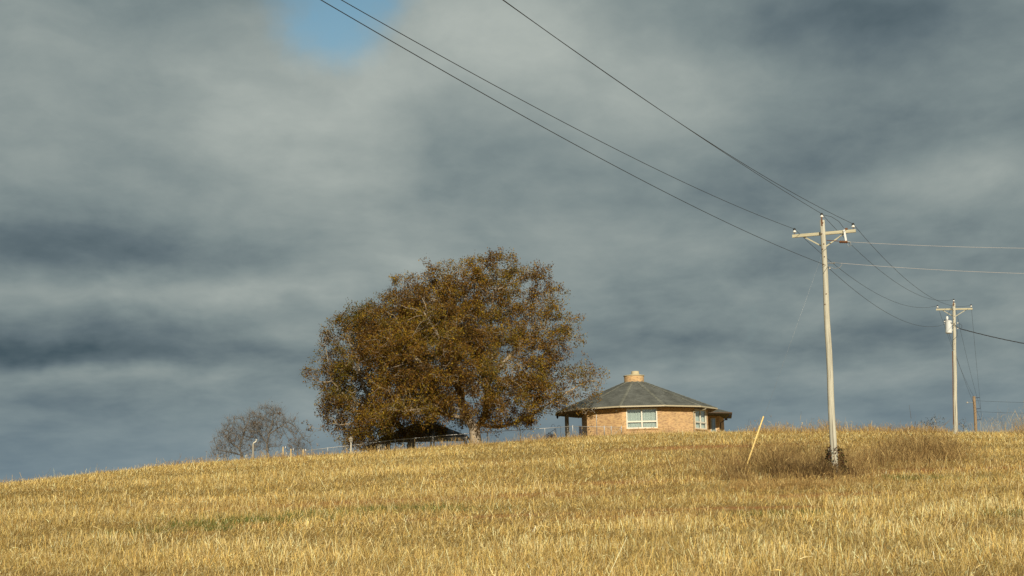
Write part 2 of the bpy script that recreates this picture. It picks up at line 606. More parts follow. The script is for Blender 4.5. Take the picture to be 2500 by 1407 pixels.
PAL = np.array([(.70, .525, .180), (.54, .385, .118), (.24, .155, .050), (.62, .49, .215), (.92, .79, .43), (.46, .28, .090)]) * np.array([1.01, .975, .93])  # darkest brown straw also puts shaded gaps between stalks into the colour


def colours(n, probs, jitter=.24, pal=PAL):
    i = rng.choice(len(pal), n, p=probs)
    return np.clip(pal[i] * (1 + rng.normal(0, jitter, (n, 1))), .01, .95)


def scatter(y0, y1, dens, wide=.43):
    """points over the field seen from the road, with a margin; plus an uneven stand"""
    n = int(dens * wide * (y1 * y1 - y0 * y0))
    y = np.sqrt(rng.uniform(y0 * y0, y1 * y1, n))
    x = rng.uniform(-wide, wide, n) * y
    return x, y


# low spots where the stand is thin (bare reddish soil or green regrowth)
THIN = [(on_ground(px, py), rx, ry) for px, py, rx, ry in [
    (700, 1236, 5.0, 1.4), (820, 1250, 4.5, 1.1), (1020, 1225, 3.5, 1.2), (600, 1278, 3.0, .8), (2230, 1152, 4.0, 1.6), (2080, 1175, 2.6, 1.2),
    (1730, 1095, 4.5, 1.8), (1250, 1215, 4.0, 1.2), (1950, 1215, 3.4, 1.0), (1900, 1250, 3.0, .7), (2420, 1145, 3, 1.2)]]


THIN += SOIL


def thin(x, y):
    k = np.zeros_like(x)
    for p, rx, ry in THIN:
        k = np.maximum(k, np.exp(-(((x - p.x) / rx) ** 2 + ((y - p.y) / ry) ** 2) * 1.3))
    return k


def tilt_dir(n, sig, bias=(0, 0)):
    a = rng.normal(0, sig, n) + bias[0]; b = rng.normal(0, sig, n) + bias[1]
    d = np.stack([a, b, np.ones(n)], 1)
    return d / np.linalg.norm(d, axis=1, keepdims=True)


ANCHOR = on_ground(1815, 1160)
field = Heap()
ZONES = [(14, 32, 310, .0056), (32, 52, 190, .0080), (52, 80, 100, .012), (80, 124, 55, .017)]
for y0, y1, dens, wd in ZONES:
    # standing stalks, in drifts of taller and shorter growth
    x, y = scatter(y0, y1, dens)
    big = vnoise(x * .16, y * .42, 11, 3)
    small = vnoise(x * 1.3, y * 1.5, 23, 2)
    stand = np.clip((big - .5) * 3.2 + .5, 0, 1) * .68 + small * .32
    th = thin(x, y)
    rowf = .75 + .25 * np.sin(2 * np.pi * (y * .92 + x * .18) / .76)
    trk = np.abs(((y * .95 - x * .22 + 1.5 * vnoise(x * .08, y * .08, 3)) % 10.4) - 5.2)
    trk = np.exp(-((trk - .9) / .28) ** 2)
    keep = rng.uniform(size=len(x)) < np.clip((.05 + 1.2 * stand) * rowf, .05, 1) * (1 - .9 * th) * (1 - .6 * trk)
    keep &= ~((np.abs(x - ANCHOR.x) < .4) & (y < ANCHOR.y + .3) & (y > ANCHOR.y - 1.5) & (rng.uniform(size=len(x)) < .8))
    keep &= ~((np.abs(x - 11.2) < 2.0) & (np.abs(y - 54.3) < 1.6) & (rng.uniform(size=len(x)) < .7))
    x, y, stand = x[keep], y[keep], stand[keep]
    n = len(x)
    h = rng.gamma(5, .031, n) * (.38 + 1.1 * stand)
    tall = rng.uniform(size=n) < .035
    h = np.where(tall, h * 1.9, h)
    d = tilt_dir(n, .33)
    base = np.stack([x, y, ground_z(x, y) - .02], 1)
    swath = np.sin(2 * np.pi * (y * .95 - x * .22 + 1.5 * vnoise(x * .08, y * .08, 3)) / 5.2)
    shade = (.56 + .84 * vnoise(x * .17, y * .42, 77, 3) + .08 * swath)[:, None]
    col = colours(n, (.27, .22, .15, .14, .17, .05)) * shade
    v, f, c = ribbons(base, d, h, wd * rng.uniform(.6, 1.3, n), rng.uniform(0, math.pi, n), col, tip=.8)
    field.add(v, f, c)
    # some stalks are snapped and hang over
    m = rng.uniform(size=n) < .20
    k = int(m.sum())
    top = base[m] + d[m] * (h[m] * rng.uniform(.6, 1, k))[:, None]
    yaw = rng.uniform(0, 2 * math.pi, k)
    dr = np.stack([np.cos(yaw), np.sin(yaw), rng.uniform(-1.2, .6, k)], 1); dr /= np.linalg.norm(dr, axis=1, keepdims=True)
    v, f, c = ribbons(top, dr, rng.uniform(.08, .28, k), wd * rng.uniform(.8, 2.0, k), yaw + math.pi / 2, np.clip(col[m] * 1.15, 0, .95), tip=.5)
    field.add(v, f, c)
    # curled husks and dry leaves
    m = rng.uniform(size=n) < .20
    k = int(m.sum())
    p0 = base[m] + d[m] * (h[m] * rng.uniform(.1, 1, k))[:, None]
    yaw = rng.uniform(0, 2 * math.pi, k)
    dr = np.stack([np.cos(yaw) * .7, np.sin(yaw) * .7, rng.uniform(-.2, 1.0, k)], 1); dr /= np.linalg.norm(dr, axis=1, keepdims=True)
    bend = np.stack([np.cos(yaw) * .08, np.sin(yaw) * .08, -rng.uniform(.02, .12, k)], 1)
    v, f, c = ribbons(p0, dr, rng.uniform(.05, .17, k), (wd + .005) * rng.uniform(.8, 2.1, k), yaw + math.pi / 2 + rng.normal(0, .6, k),
                      colours(k, (.26, .14, .12, .18, .25, .05)), bend, .3, 2)
    field.add(v, f, c)
    # litter lying about
    x, y = scatter(y0, y1, dens * .85)
    keep = rng.uniform(size=len(x)) > .8 * thin(x, y)
    x, y = x[keep], y[keep]
    n = len(x)
    yaw = rng.normal(.15, 1.0, n)
    dr = np.stack([np.cos(yaw), np.sin(yaw), rng.normal(.14, .38, n)], 1); dr /= np.linalg.norm(dr, axis=1, keepdims=True)
    base = np.stack([x, y, ground_z(x, y) + rng.uniform(.0, .07, n)], 1)
    v, f, c = ribbons(base, dr, rng.uniform(.08, .40, n), wd * rng.uniform(.6, 1.7, n), yaw + math.pi / 2, colours(n, (.24, .19, .22, .13, .17, .05)), tip=.7)
    field.add(v, f, c)
# thick pale bunches of uncut stalks
for px, py, rx, ry, n in [(2180, 1310, 1.2, .9, 900), (2400, 1250, 1.3, 1.1, 900), (2300, 1270, .8, .6, 300), (1900, 1375, 1.1, .8, 700), (1780, 1340, .9, .6, 400), (1330, 1350, 1.3, .9, 500), (620, 1345, 1.3, .9, 450), (250, 1330, 1.2, .8, 350), (1600, 1300, 1.2, .8, 350), (2080, 1240, 1.0, .8, 350), (2440, 1350, 1, .7, 300)]:
    p = on_ground(px, py)
    x = p.x + rng.normal(0, rx * .6, n); y = p.y + rng.normal(0, ry * .6, n)
    d = tilt_dir(n, .30)
    h = rng.uniform(.14, .42, n)
    base = np.stack([x, y, ground_z(x, y) - .02], 1)
    col = colours(n, (.26, .10, .06, .18, .38, .02))
    v, f, c = ribbons(base, d, h, rng.uniform(.006, .012, n), rng.uniform(0, math.pi, n), col, tip=.7)
    field.add(v, f, c)
    k = n // 3
    i = rng.choice(n, k); yaw = rng.uniform(0, 2 * math.pi, k)
    dr = np.stack([np.cos(yaw), np.sin(yaw), rng.uniform(-.9, .3, k)], 1); dr /= np.linalg.norm(dr, axis=1, keepdims=True)
    v, f, c = ribbons(base[i] + d[i] * h[i][:, None], dr, rng.uniform(.06, .22, k), rng.uniform(.010, .026, k), yaw + math.pi / 2, col[i], tip=.4)
    field.add(v, f, c)
st = field.build('crop_stubble', M['straw'])
tag(st, 'straw-coloured crop stubble and litter covering the whole slope', 'stubble', kind='stuff')

# green regrowth in the hollows
gr = Heap()
GPAL = np.array([(.10, .135, .030), (.145, .165, .040), (.20, .19, .05), (.075, .11, .025)])
for px, py, rx, ry, n in [(830, 1255, 3.6, .55, 2600), (600, 1279, 2.6, .5, 1300), (700, 1266, 2.2, .4, 900), (985, 1247, 1.4, .4, 1100), (430, 1300, 2.2, .4, 700),
                          (1798, 1194, .35, .25, 260), (2190, 1172, 1.5, .5, 700), (1910, 1260, 1.6, .4, 500), (2470, 1260, .8, .5, 260), (1560, 1130, 1.5, .6, 300), (2360, 1170, 1.6, .5, 500)]:
    p = on_ground(px, py)
    x = p.x + rng.normal(0, rx * .55, n); y = p.y + rng.normal(0, ry * .7, n)
    keep = vnoise(x * 1.4, y * 1.4, 41) > .42
    x, y = x[keep], y[keep]; k = len(x)
    v, f, c = ribbons(np.stack([x, y, ground_z(x, y)], 1), tilt_dir(k, .5), rng.uniform(.08, .24, k), rng.uniform(.012, .028, k), rng.uniform(0, 3.14, k),
                      colours(k, (.3, .35, .2, .15), .2, GPAL), tip=.2)
    gr.add(v, f, c)
tag(gr.build('green_regrowth', M['straw']), 'short green grass growing in hollows between the straw', 'grass', kind='stuff')


def weeds(name, label, spots, pal, cat='weeds', probs=None):
    """dense dry weeds: spots = (centre, rx, ry, n, hmin, hmax, width)"""
    hp = Heap()
    for p, rx, ry, n, h0, h1, wd in spots:
        gx_, gy_ = rng.normal(0, .5, n), rng.normal(0, .5, n)
        x = p[0] + rx * gx_; y = p[1] + ry * gy_
        r = np.clip(np.hypot(gx_, gy_) / 1.1, 0, 1)
        clump = vnoise(x * 1.9, y * 1.9, 61)
        keep = rng.uniform(size=n) < .25 + 1.1 * clump
        keep &= ~((np.abs(x - ANCHOR.x - .12) < .55) & (y < ANCHOR.y + .5) & (y > ANCHOR.y - 4) & (rng.uniform(size=n) < .97))
        x, y, r, clump = x[keep], y[keep], r[keep], clump[keep]; n = len(x)
        h = rng.uniform(h0, h1, n) * (1.1 - .45 * r ** 2) * (.35 + 1.15 * clump) * np.where(rng.uniform(size=n) < .06, 1.45, 1)
        d = tilt_dir(n, .26)
        yaw = rng.uniform(0, 2 * math.pi, n)
        bend = np.stack([np.cos(yaw), np.sin(yaw), -rng.uniform(.2, 1.0, n)], 1) * (h * rng.uniform(.05, .38, n))[:, None]
        col = colours(n, probs or [1 / len(pal)] * len(pal), .2, pal)
        base = np.stack([x, y, ground_z(x, y) - .02], 1)
        v, f, c = ribbons(base, d, h, wd * rng.uniform(.6, 1.5, n), rng.uniform(0, 3.14, n), col, bend, .35, 3)
        hp.add(v, f, c)
        # side twigs and seed heads
        k = n // 2
        i = rng.choice(n, k)
        t = rng.uniform(.4, 1.0, k)
        p0 = base[i] + d[i] * (h[i] * t)[:, None] + bend[i] * (t * t)[:, None]
        v, f, c = ribbons(p0, tilt_dir(k, .7), h[i] * rng.uniform(.10, .3, k), wd * rng.uniform(.8, 2.4, k), rng.uniform(0, 3.14, k), np.clip(col[i] * 1.1, 0, 1), tip=.5)
        hp.add(v, f, c)
    return tag(hp.build(name, M['straw']), label, cat, kind='stuff')


BR = np.array([(.29, .185, .070), (.18, .110, .040), (.40, .275, .105), (.11, .066, .027), (.56, .41, .17)])
TAN = np.array([(.46, .315, .115), (.36, .225, .075), (.56, .41, .17), (.29, .165, .055)])
b1 = on_ground(1950, 1172)
weeds('dry_weeds', 'dense brown dry weeds around the foot of the near utility pole', [
    ((b1.x - .4, b1.y + .4), 2.2, .7, 3600, .4, .75, .009), ((b1.x - .3, b1.y + 1.7), 2.0, .9, 3000, .7, 1.25, .009), ((b1.x - 1.2, b1.y + 1.4), 1.5, 1.0, 2000, .6, 1.15, .009),
    ((b1.x - 2.3, b1.y - .2), .8, .5, 900, .30, .65, .009), ((b1.x - .2, b1.y - .5), 3.0, .7, 1500, .15, .45, .009), ((b1.x + .2, b1.y + 4.5), 3.4, 2.6, 2600, .7, 1.5, .009), ((b1.x + 3.5, b1.y + 6), 6.0, 4.5, 2600, .5, 1.3, .009), ((b1.x + .5, b1.y + 11), 5.0, 5.0, 1800, .6, 1.3, .010), ((b1.x + 2.2, b1.y + 1.8), 1.2, 1.0, 900, .5, 1.0, .009)], BR, probs=[.3, .24, .22, .12, .12])
DKB = np.array([(.15, .090, .036), (.10, .060, .026), (.22, .145, .058), (.075, .050, .022), (.34, .235, .095)])
weeds('dark_weeds', 'darkest tangled weeds just left of the near pole foot', [
    ((b1.x + .0, b1.y + .35), 1.9, .5, 2600, .35, .80, .010), ((b1.x - .9, b1.y + .7), 1.3, .6, 1300, .45, .95, .010), ((b1.x + .95, b1.y + .5), .8, .5, 900, .4, .85, .010)], DKB, probs=[.3, .24, .24, .12, .10])
b2 = on_ground(1940, 1195)
weeds('fine_grass', 'fine blond grass flattened in front of the weeds by the near pole', [
    ((b2.x - .2, b2.y), 2.5, .8, 5200, .18, .42, .008), ((b2.x - 1.2, b2.y + .9), 1.0, .5, 1500, .25, .5, .008), ((b2.x + 2.6, b2.y + 1.0), 1.2, .7, 1800, .2, .45, .008)], TAN, cat='grass')
b3 = on_ground(2250, 1125)
weeds('weed_thicket', 'dark brown weed thicket in the field between the two grey poles', [
    ((b3.x + .2, b3.y), 1.9, 1.2, 2600, .5, 1.15, .010), ((b3.x - 1.9, b3.y - 1.2), 2.0, .8, 1400, .3, .75, .010), ((b3.x + .8, b3.y + 4), 2.8, 2.6, 2000, .7, 1.35, .011), ((b3.x + 2.4, b3.y + 8), 2.8, 3, 1100, .6, 1.1, .012)], BR, probs=[.32, .24, .22, .12, .10])
weeds('fence_row_weeds', 'dry tan weeds standing along the crest right of the house', [
    ((18.0 + 1.2 * i, 103 + (i % 3) * 2.5), 2.2, 1.8, 420, .45, .85 + .35 * (i in (1, 4, 5)), .016) for i in range(12)] + [((38.0, 103.5), 2.6, 1.8, 1400, .5, 1.1, .016)], TAN)
weeds('tall_grass', 'tall pale wispy grass on the crest at the right edge', [
    ((38.5, 106.0), 4.2, 2.0, 900, .9, 2.3, .010), ((41.5, 104.5), 3.0, 1.5, 900, .9, 1.9, .012)], np.array([(.50, .40, .22), (.42, .33, .17), (.36, .24, .10)]), cat='grass')
weeds('crest_weeds', 'ragged straw tufts breaking the skyline of the left slope', [
    ((-44 + 2.6 * i + rng.uniform(-1, 1), 112 + rng.uniform(-5, 3)), 2.4, 2.0, 230, .35, .85, .018) for i in range(22)], np.array([(.46, .31, .11), (.36, .22, .07), (.54, .40, .17), (.22, .13, .05)]))


# ------------------------------------------------------------------ trees
def smooth_path(pts, step=.35):
    P = [Vector(p) for p in pts]
    out = []
    for i in range(len(P) - 1):
        p0, p1, p2, p3 = P[max(i - 1, 0)], P[i], P[i + 1], P[min(i + 2, len(P) - 1)]
        n = max(1, int((p2 - p1).length / step))
        for k in range(n):
            t = k / n
            out.append(.5 * ((2 * p1) + (p2 - p0) * t + (2 * p0 - 5 * p1 + 4 * p2 - p3) * t * t + (3 * p1 - p0 - 3 * p2 + p3) * t ** 3))
    return out + [P[-1]]


def grow(seeds, attr, step=.4, reach=4.5, kill=.55, iters=140, wander=.12, r_tip=.012, expo=2.35):
    """space colonisation from seed paths: returns nodes, parents, radii"""
    nodes, par = [], []
    for s in seeds:                                        # first point of later paths joins the nearest earlier node
        pts = smooth_path(s, step)
        if not nodes:
            last = -1
        else:
            arr = np.array(nodes); last = int(np.argmin(((arr - np.array(pts[0])) ** 2).sum(1))); pts = pts[1:]
        for p in pts:
            nodes.append(np.array(p)); par.append(last); last = len(nodes) - 1
    A = np.asarray(attr)
    best = np.full(len(A), 1e9); bi = np.zeros(len(A), int)

    def upd(start):
        nonlocal best, bi
        N = np.array(nodes[start:])
        for c in range(0, len(N), 400):
            d = ((A[:, None] - N[None, c:c + 400]) ** 2).sum(2)
            j = d.argmin(1); dm = d[np.arange(len(A)), j]
            m = dm < best
            best[m] = dm[m]; bi[m] = j[m] + start + c
    upd(0)
    for it in range(iters):
        alive = best > kill * kill
        if not alive.all():
            A, best, bi = A[alive], best[alive], bi[alive]
        act = best < reach * reach
        if not act.any(): break
        d = A[act] - np.array([nodes[i] for i in bi[act]])
        d /= np.linalg.norm(d, axis=1, keepdims=True) + 1e-9
        start = len(nodes)
        idx = bi[act]
        uq, inv = np.unique(idx, return_inverse=True)
        acc = np.zeros((len(uq), 3)); np.add.at(acc, inv, d)
        acc += rng.normal(0, wander, acc.shape)
        acc /= np.linalg.norm(acc, axis=1, keepdims=True) + 1e-9
        for u, v in zip(uq, acc):
            nodes.append(nodes[u] + v * step); par.append(int(u))
        if len(nodes) == start: break
        upd(start)
    N = np.array(nodes); Pn = np.array(par)
    load = np.zeros(len(N)); kids = np.zeros(len(N), int)
    for i in range(len(N) - 1, -1, -1):
        if kids[i] == 0: load[i] = r_tip ** expo
        if Pn[i] >= 0:
            load[Pn[i]] += load[i]; kids[Pn[i]] += 1
    return N, Pn, load ** (1 / expo), kids


def limb_mesh(N, Pn, rad, rmax=9):
    hv, hf, nb = [], [], 0
    rad = np.minimum(rad, rmax)
    child = np.where(Pn >= 0)[0]
    for lo, hi, sides in ((0, .035, 3), (.035, .12, 5), (.12, 99, 9)):
        e = child[(rad[child] >= lo) & (rad[child] < hi)]
        if not len(e): continue
        a, b = N[Pn[e]], N[e]
        d = b - a; L = np.linalg.norm(d, axis=1, keepdims=True); d = d / (L + 1e-9)
        ra = np.minimum(rad[Pn[e]], rad[e] * 1.35)[:, None]; rb = rad[e][:, None]
        a = a - d * rb * .45
        up = np.where(np.abs(d[:, 2:3]) < .9, np.array([[0, 0, 1.]]), np.array([[1., 0, 0]]))
        x = np.cross(d, up); x /= np.linalg.norm(x, axis=1, keepdims=True); y = np.cross(d, x)
        ang = np.arange(sides) * 2 * math.pi / sides
        ring = x[:, None] * np.cos(ang)[None, :, None] + y[:, None] * np.sin(ang)[None, :, None]
        v = np.concatenate([a[:, None] + ring * ra[:, None], b[:, None] + ring * rb[:, None]], 1)
        bse = nb + np.arange(len(e))[:, None] * 2 * sides
        k = np.arange(sides)[None]; k2 = (k + 1) % sides
        f = np.stack([bse + k, bse + k2, bse + sides + k2, bse + sides + k], 2).reshape(-1, 4)
        hv.append(v.reshape(-1, 3)); hf.append(f); nb += v.shape[0] * 2 * sides
    return np.concatenate(hv), np.concatenate(hf)


def clumps(spec, per, Y0, k=13, sig=.50, squash=.9):
    """the same ellipsoids filled with separate leaf clumps"""
    c = lobes(spec, per, Y0, squash)
    s_ = sig * rng.uniform(.65, 1.35, (len(c), 1))
    p = np.repeat(c, k, 0) + rng.normal(0, 1, (len(c) * k, 3)) * np.repeat(s_, k, 0) * np.array([1, 1, .62])
    return p


def lobes(spec, per, Y0, squash=.9, clumpy=0.0):
    """attractor points in ellipsoids given by photograph spot, radii and depth"""
    out = []
    for px, py, rx, ry, dy, dens in spec:
        c = at(px, py, Y0 + dy); s = (Y0 + dy) / F_PX
        ax, az = rx * s, ry * s; ay = squash * (ax + az) / 2
        n = int(per * dens * ax * az * ay * 4.19)
        u = rng.normal(size=(n, 3)); u /= np.linalg.norm(u, axis=1, keepdims=True)
        r = rng.uniform(0.0, 1, (n, 1)) ** (1 / 3.6)
        out.append(np.array(c) + u * r * np.array([ax, ay, az]))
    q = np.concatenate(out)
    if clumpy:
        k = vnoise(q[:, 0] * .55 + q[:, 1] * .23, q[:, 2] * .6 - q[:, 1] * .31, 91, 2)
        q = q[rng.uniform(size=len(q)) < np.clip(1 + (k - .5) * 2 * clumpy * 2.2, .04, 1)]
    return q


def leaves(pts, per, spread, size, pal, probs, seed, droop=.3, clump_noise=.5):
    n = len(pts) * per
    p = np.repeat(pts, per, 0) + rng.normal(0, 1, (n, 3)) * spread
    d = rng.normal(size=(n, 3)); d[:, 2] -= droop; d /= np.linalg.norm(d, axis=1, keepdims=True)
    L = size * rng.uniform(.6, 1.35, n); wd = L * rng.uniform(.38, .62, n)
    s = np.cross(d, rng.normal(size=(n, 3))); s /= np.linalg.norm(s, axis=1, keepdims=True)
    nrm = np.cross(d, s)
    tip = p + d * L[:, None]; mid = p + d * (L * .5)[:, None] + nrm * (L * .08)[:, None]
    v = np.stack([p, mid - s * wd[:, None] * .5, tip, mid + s * wd[:, None] * .5], 1).reshape(-1, 3)
    f = np.arange(n * 4).reshape(-1, 4)
    # clumps lean towards one colour
    q = vnoise(p[:, 0] * .55 + 9, p[:, 2] * .6 + p[:, 1] * .33, seed, 2)
    i = np.clip(((q - .5) * 2.6 + .5 + rng.normal(0, clump_noise * .42, n)) * len(pal), 0, len(pal) - 1e-3).astype(int)
    other = rng.choice(len(pal), n, p=probs)
    i = np.where(rng.uniform(size=n) < .45, other, i)
    col = np.clip(pal[i] * (1 + rng.normal(0, .2, (n, 1))), .008, .9)
    return v, f, np.repeat(col, 4, 0)


def make_tree(name, label, cat, base, seeds, attr, leaf=None, group=None, grow_kw={}, bark='bark', twigs=2, twig_len=.5, rmax=9, flare=1.0, sparse=None, up=.35):
    root = empty(name, base)
    tag(root, label, cat, group)
    N, Pn, rad, kids = grow(seeds, attr, **grow_kw)
    h0 = N[:, 2] - base[2]
    rad = rad * (1 + flare * .45 * np.exp(-np.clip(h0, 0, None) / .5))
    b = np.array(base)
    v, f = limb_mesh(N - b, Pn, rad, rmax)
    link('trunk', np_mesh('trunk', v, f), M[bark], root, smooth=True)
    fine = np.where(rad < .03)[0]
    hp = Heap()
    tips = [N[kids == 0]]
    if twigs:
        i = rng.choice(fine, len(fine) * twigs // 2)
        dr = rng.normal(size=(len(i), 3)); dr[:, 2] += up; dr /= np.linalg.norm(dr, axis=1, keepdims=True)
        L = rng.uniform(.4, 1.2, len(i)) * twig_len
        tv, tf, tcq = ribbons(N[i] - b, dr, L, np.full(len(i), .020), rng.uniform(0, 3.14, len(i)), np.tile((.2, .17, .14), (len(i), 1)), tip=.4)
        o = link('twigs', np_mesh('twigs', tv, tf), M[bark if bark == 'twig' else 'twig'], root)
        o['kind'] = 'stuff'
        tips.append(N[i] + dr * L[:, None])
    if leaf:
        per, spread, size, pal, probs, seed, frac = leaf
        pts = np.concatenate(tips)
        pts = pts[rng.uniform(size=len(pts)) < frac]
        if sparse is not None:
            pts = pts[rng.uniform(size=len(pts)) < sparse(pts)]
        lv, lf, lc = leaves(pts - b, per, spread, size, pal, probs, seed)
        o = link('crown', np_mesh('crown', lv, lf, lc), M['leaf'], root)
        o['kind'] = 'stuff'
    return root


AUT = np.array([(.105, .058, .016), (.205, .098, .022), (.265, .130, .024), (.32, .180, .024), (.44, .275, .026), (.22, .160, .026)]) * np.array([.76, .80, .9])
AUTP = (.16, .26, .26, .15, .08, .09)


def P(px, py, Y): return tuple(at(px, py, Y))


TY = 121.0
tb = at(1161, 1092, TY)
tbase = (tb.x, tb.y, gz(tb.x, tb.y) - .1)
seeds = [
    [tbase, P(1160, 1062, TY), P(1158, 1045, TY), P(1140, 1022, TY - .2), P(1127, 990, TY - .6), P(1124, 955, TY - 1), P(1112, 905, TY - 1), P(1104, 850, TY - 1), P(1104, 790, TY - .6), P(1100, 730, TY)],
    [P(1158, 1045, TY), P(1180, 1025, TY + .3), P(1188, 980, TY), P(1192, 935, TY - 1), P(1200, 880, TY - 1), P(1198, 800, TY - .5), P(1205, 720, TY)],
    [P(1180, 1040, TY), P(1225, 1042, TY + .5), P(1290, 1018, TY + 1.5), P(1340, 985, TY + 2.5), P(1390, 955, TY + 3.5), P(1440, 930, TY + 4.2), P(1475, 938, TY + 4.6)],
    [P(1124, 955, TY - 1), P(1100, 928, TY - 2), P(1062, 908, TY - 2.6), P(1030, 890, TY - 3), P(985, 840, TY - 3)],
    [P(1112, 905, TY - 1), P(1090, 865, TY - 2.5), P(1070, 820, TY - 3.5), P(1040, 770, TY - 4)],
    [P(1192, 935, TY - 1), P(1215, 905, TY - 2), P(1240, 875, TY - 2), P(1285, 825, TY - 1), P(1330, 800, TY)],
    [P(1140, 1022, TY), P(1080, 1010, TY - 2), P(1030, 1000, TY - 4), P(985, 1005, TY - 5)],
    [P(1188, 980, TY), P(1250, 930, TY + 1), P(1310, 880, TY + 1), P(1370, 830, TY + 1)],
    [P(1104, 790, TY), P(1140, 720, TY + 1), P(1160, 660, TY + 1)],
]
lob_main = [(960, 830, 95, 90, -2.5, .9), (1030, 780, 80, 70, -2, .8),   # px, py, rx, ry, depth, density
    (1215, 690, 82, 74, 0, 1.0), (1195, 645, 45, 32, 0, 1.0), (1140, 668, 40, 40, 0, 1.0), (1075, 720, 88, 84, -.5, 1.0), (1160, 790, 120, 110, 0, .8), (1340, 805, 78, 80, -1, 1.1),
    (1300, 725, 55, 70, 0, 1.0), (1050, 880, 165, 135, -3, .8), (1235, 900, 125, 105, -2.5, .9), (1330, 965, 72, 52, 1.5, .9), (1400, 940, 62, 46, 3.5, 1.6), (1450, 932, 44, 36, 4.6, 2.2), (1390, 985, 50, 20, 4, 1.8), (1425, 900, 34, 26, 3.5, 1.2),
    (985, 990, 120, 62, -4.5, .9), (1225, 1015, 85, 34, -1.5, 1.2), (1265, 1036, 70, 15, -1, 1.2), (1200, 1000, 60, 30, -3, 1.0), (1100, 960, 90, 60, -4, .8), (1000, 720, 50, 55, 0, .7), (1255, 960, 90, 60, -4, .7)]
make_tree('oak_tree', 'huge spreading oak with rusty brown autumn leaves left of the house', 'tree', tbase, seeds, np.concatenate([clumps(lob_main, .24, TY), lobes(lob_main, .9, TY)]),
          (21, .17, .152, AUT, AUTP, 3, 1.0), sparse=lambda q: 1 - .62 * sstep(3.2, 6.0, q[:, 0]), group='autumn trees by the house', grow_kw=dict(step=.36, reach=4.0, kill=.30, r_tip=.0100, expo=2.05), twig_len=.42)

SY = 128.0
sb = at(1004, 1100, SY)
sbase = (sb.x, sb.y, gz(sb.x, sb.y) - .1)
seeds2 = [
    [sbase, P(1006, 1075, SY), P(1030, 1050, SY), P(1050, 1020, SY), P(1060, 980, SY), P(1040, 900, SY), P(1000, 820, SY)],
    [P(1006, 1075, SY), P(975, 1040, SY), P(930, 1000, SY - 1), P(890, 950, SY - 1), P(870, 880, SY)],
    [P(975, 1040, SY), P(920, 1035, SY - 1), P(860, 1035, SY - 2), P(825, 1038, SY - 2)],
    [P(930, 1000, SY), P(860, 980, SY), P(810, 930, SY)],
]
lob_left = [(825, 945, 50, 60, 0, 1.7), (835, 1010, 60, 50, -1, 1.5), (900, 1040, 60, 40, -2, 1.3), (950, 790, 95, 85, 0, 1.0), (880, 835, 85, 90, 0, 1.0), (815, 910, 58, 72, 0, 1.1), (850, 1000, 72, 62, -1, .75), (950, 900, 120, 100, 0, .8),
            (960, 1010, 95, 52, 0, .9), (1050, 1000, 80, 45, 0, .7), (870, 1062, 62, 30, -1.5, 1.1), (930, 1042, 70, 30, -1, 1.1), (1010, 1040, 75, 28, 0, 1.0), (1085, 1035, 60, 22, 0, .9), (850, 1083, 34, 14, -1.5, 1.4), (915, 1068, 60, 20, -2.5, 2.6), (985, 1058, 60, 18, -2, 2.4), (1050, 1048, 50, 15, -1, 2.0), (870, 1084, 40, 12, -2.5, 2.6), (800, 1000, 30, 40, -1, .7), (778, 1042, 40, 26, -2, .6), (875, 755, 25, 22, 0, .6), (1080, 780, 90, 90, 1, .6)]
AUT2 = np.array([(.070, .040, .012), (.145, .068, .016), (.20, .095, .018), (.25, .145, .020), (.32, .20, .022), (.17, .130, .022)]) * np.array([.82, .88, .95])
make_tree('shade_tree', 'olive and brown leafed tree behind the oak on its left', 'tree', sbase, seeds2, np.concatenate([clumps(lob_left, .24, SY), lobes(lob_left, .9, SY)]),
          (21, .18, .160, AUT2, AUTP, 13, 1.0), sparse=lambda q: 1 - .4 * sstep(-16.0, -18.0, q[:, 0]), group='autumn trees by the house', grow_kw=dict(step=.36, reach=4.2, kill=.30, r_tip=.0100, expo=2.05), twig_len=.42)

# bare trees of the orchard on the left
DRY = np.array([(.17, .10, .055), (.22, .13, .06)])
OY = 124.0


def bare(name, label, cat, px, py, spec, dy, seed_px, leafy=.05, per=17, rt=.0100):
    b = at(px, py, OY + dy)
    bs = (b.x, b.y, gz(b.x, b.y) - .05)
    sd = [[bs] + [P(x, y, OY + dy) for x, y in seed_px[0]]] + [[P(x, y, OY + dy) for x, y in s] for s in seed_px[1:]]
    return make_tree(name, label, cat, bs, sd, lobes(spec, per, OY + dy), (2, .06, .15, DRY, (.5, .5), 5, leafy), group='bare trees left of the oak',
                     grow_kw=dict(step=.2, reach=2.6, kill=.20, r_tip=rt, wander=.4, expo=2.3), bark='twig', twigs=7, twig_len=.75, up=.9, flare=.3)


bare('bare_tree', 'bare upright fruit tree standing right of the wide grey one', 'tree', 653, 1120,
     [(655, 1020, 42, 36, 0, 1), (690, 1040, 38, 34, 0, .6), (735, 1070, 30, 22, 0, .5), (755, 1085, 18, 14, 0, .4), (640, 1050, 38, 36, 0, .8), (720, 1040, 24, 24, 0, .4), (660, 1085, 45, 20, 0, .5)], 0,
     [[(653, 1105), (652, 1085), (657, 1060), (664, 1035), (668, 1005)], [(652, 1085), (640, 1065), (628, 1045)], [(657, 1060), (680, 1045), (700, 1030)]])
bare('bare_tree', 'wide low bare grey tree, leftmost on the crest', 'tree', 590, 1128,
     [(590, 1050, 48, 36, 0, 1), (560, 1075, 44, 34, 0, 1.1), (618, 1035, 36, 32, 0, .8), (545, 1105, 36, 22, 0, 1.1), (600, 1090, 50, 28, 0, .9), (525, 1112, 20, 14, 0, .8)], 1,
     [[(590, 1112), (585, 1095), (592, 1070), (600, 1045), (610, 1020)], [(585, 1095), (562, 1080), (548, 1062)], [(590, 1112), (565, 1105), (535, 1100)]])
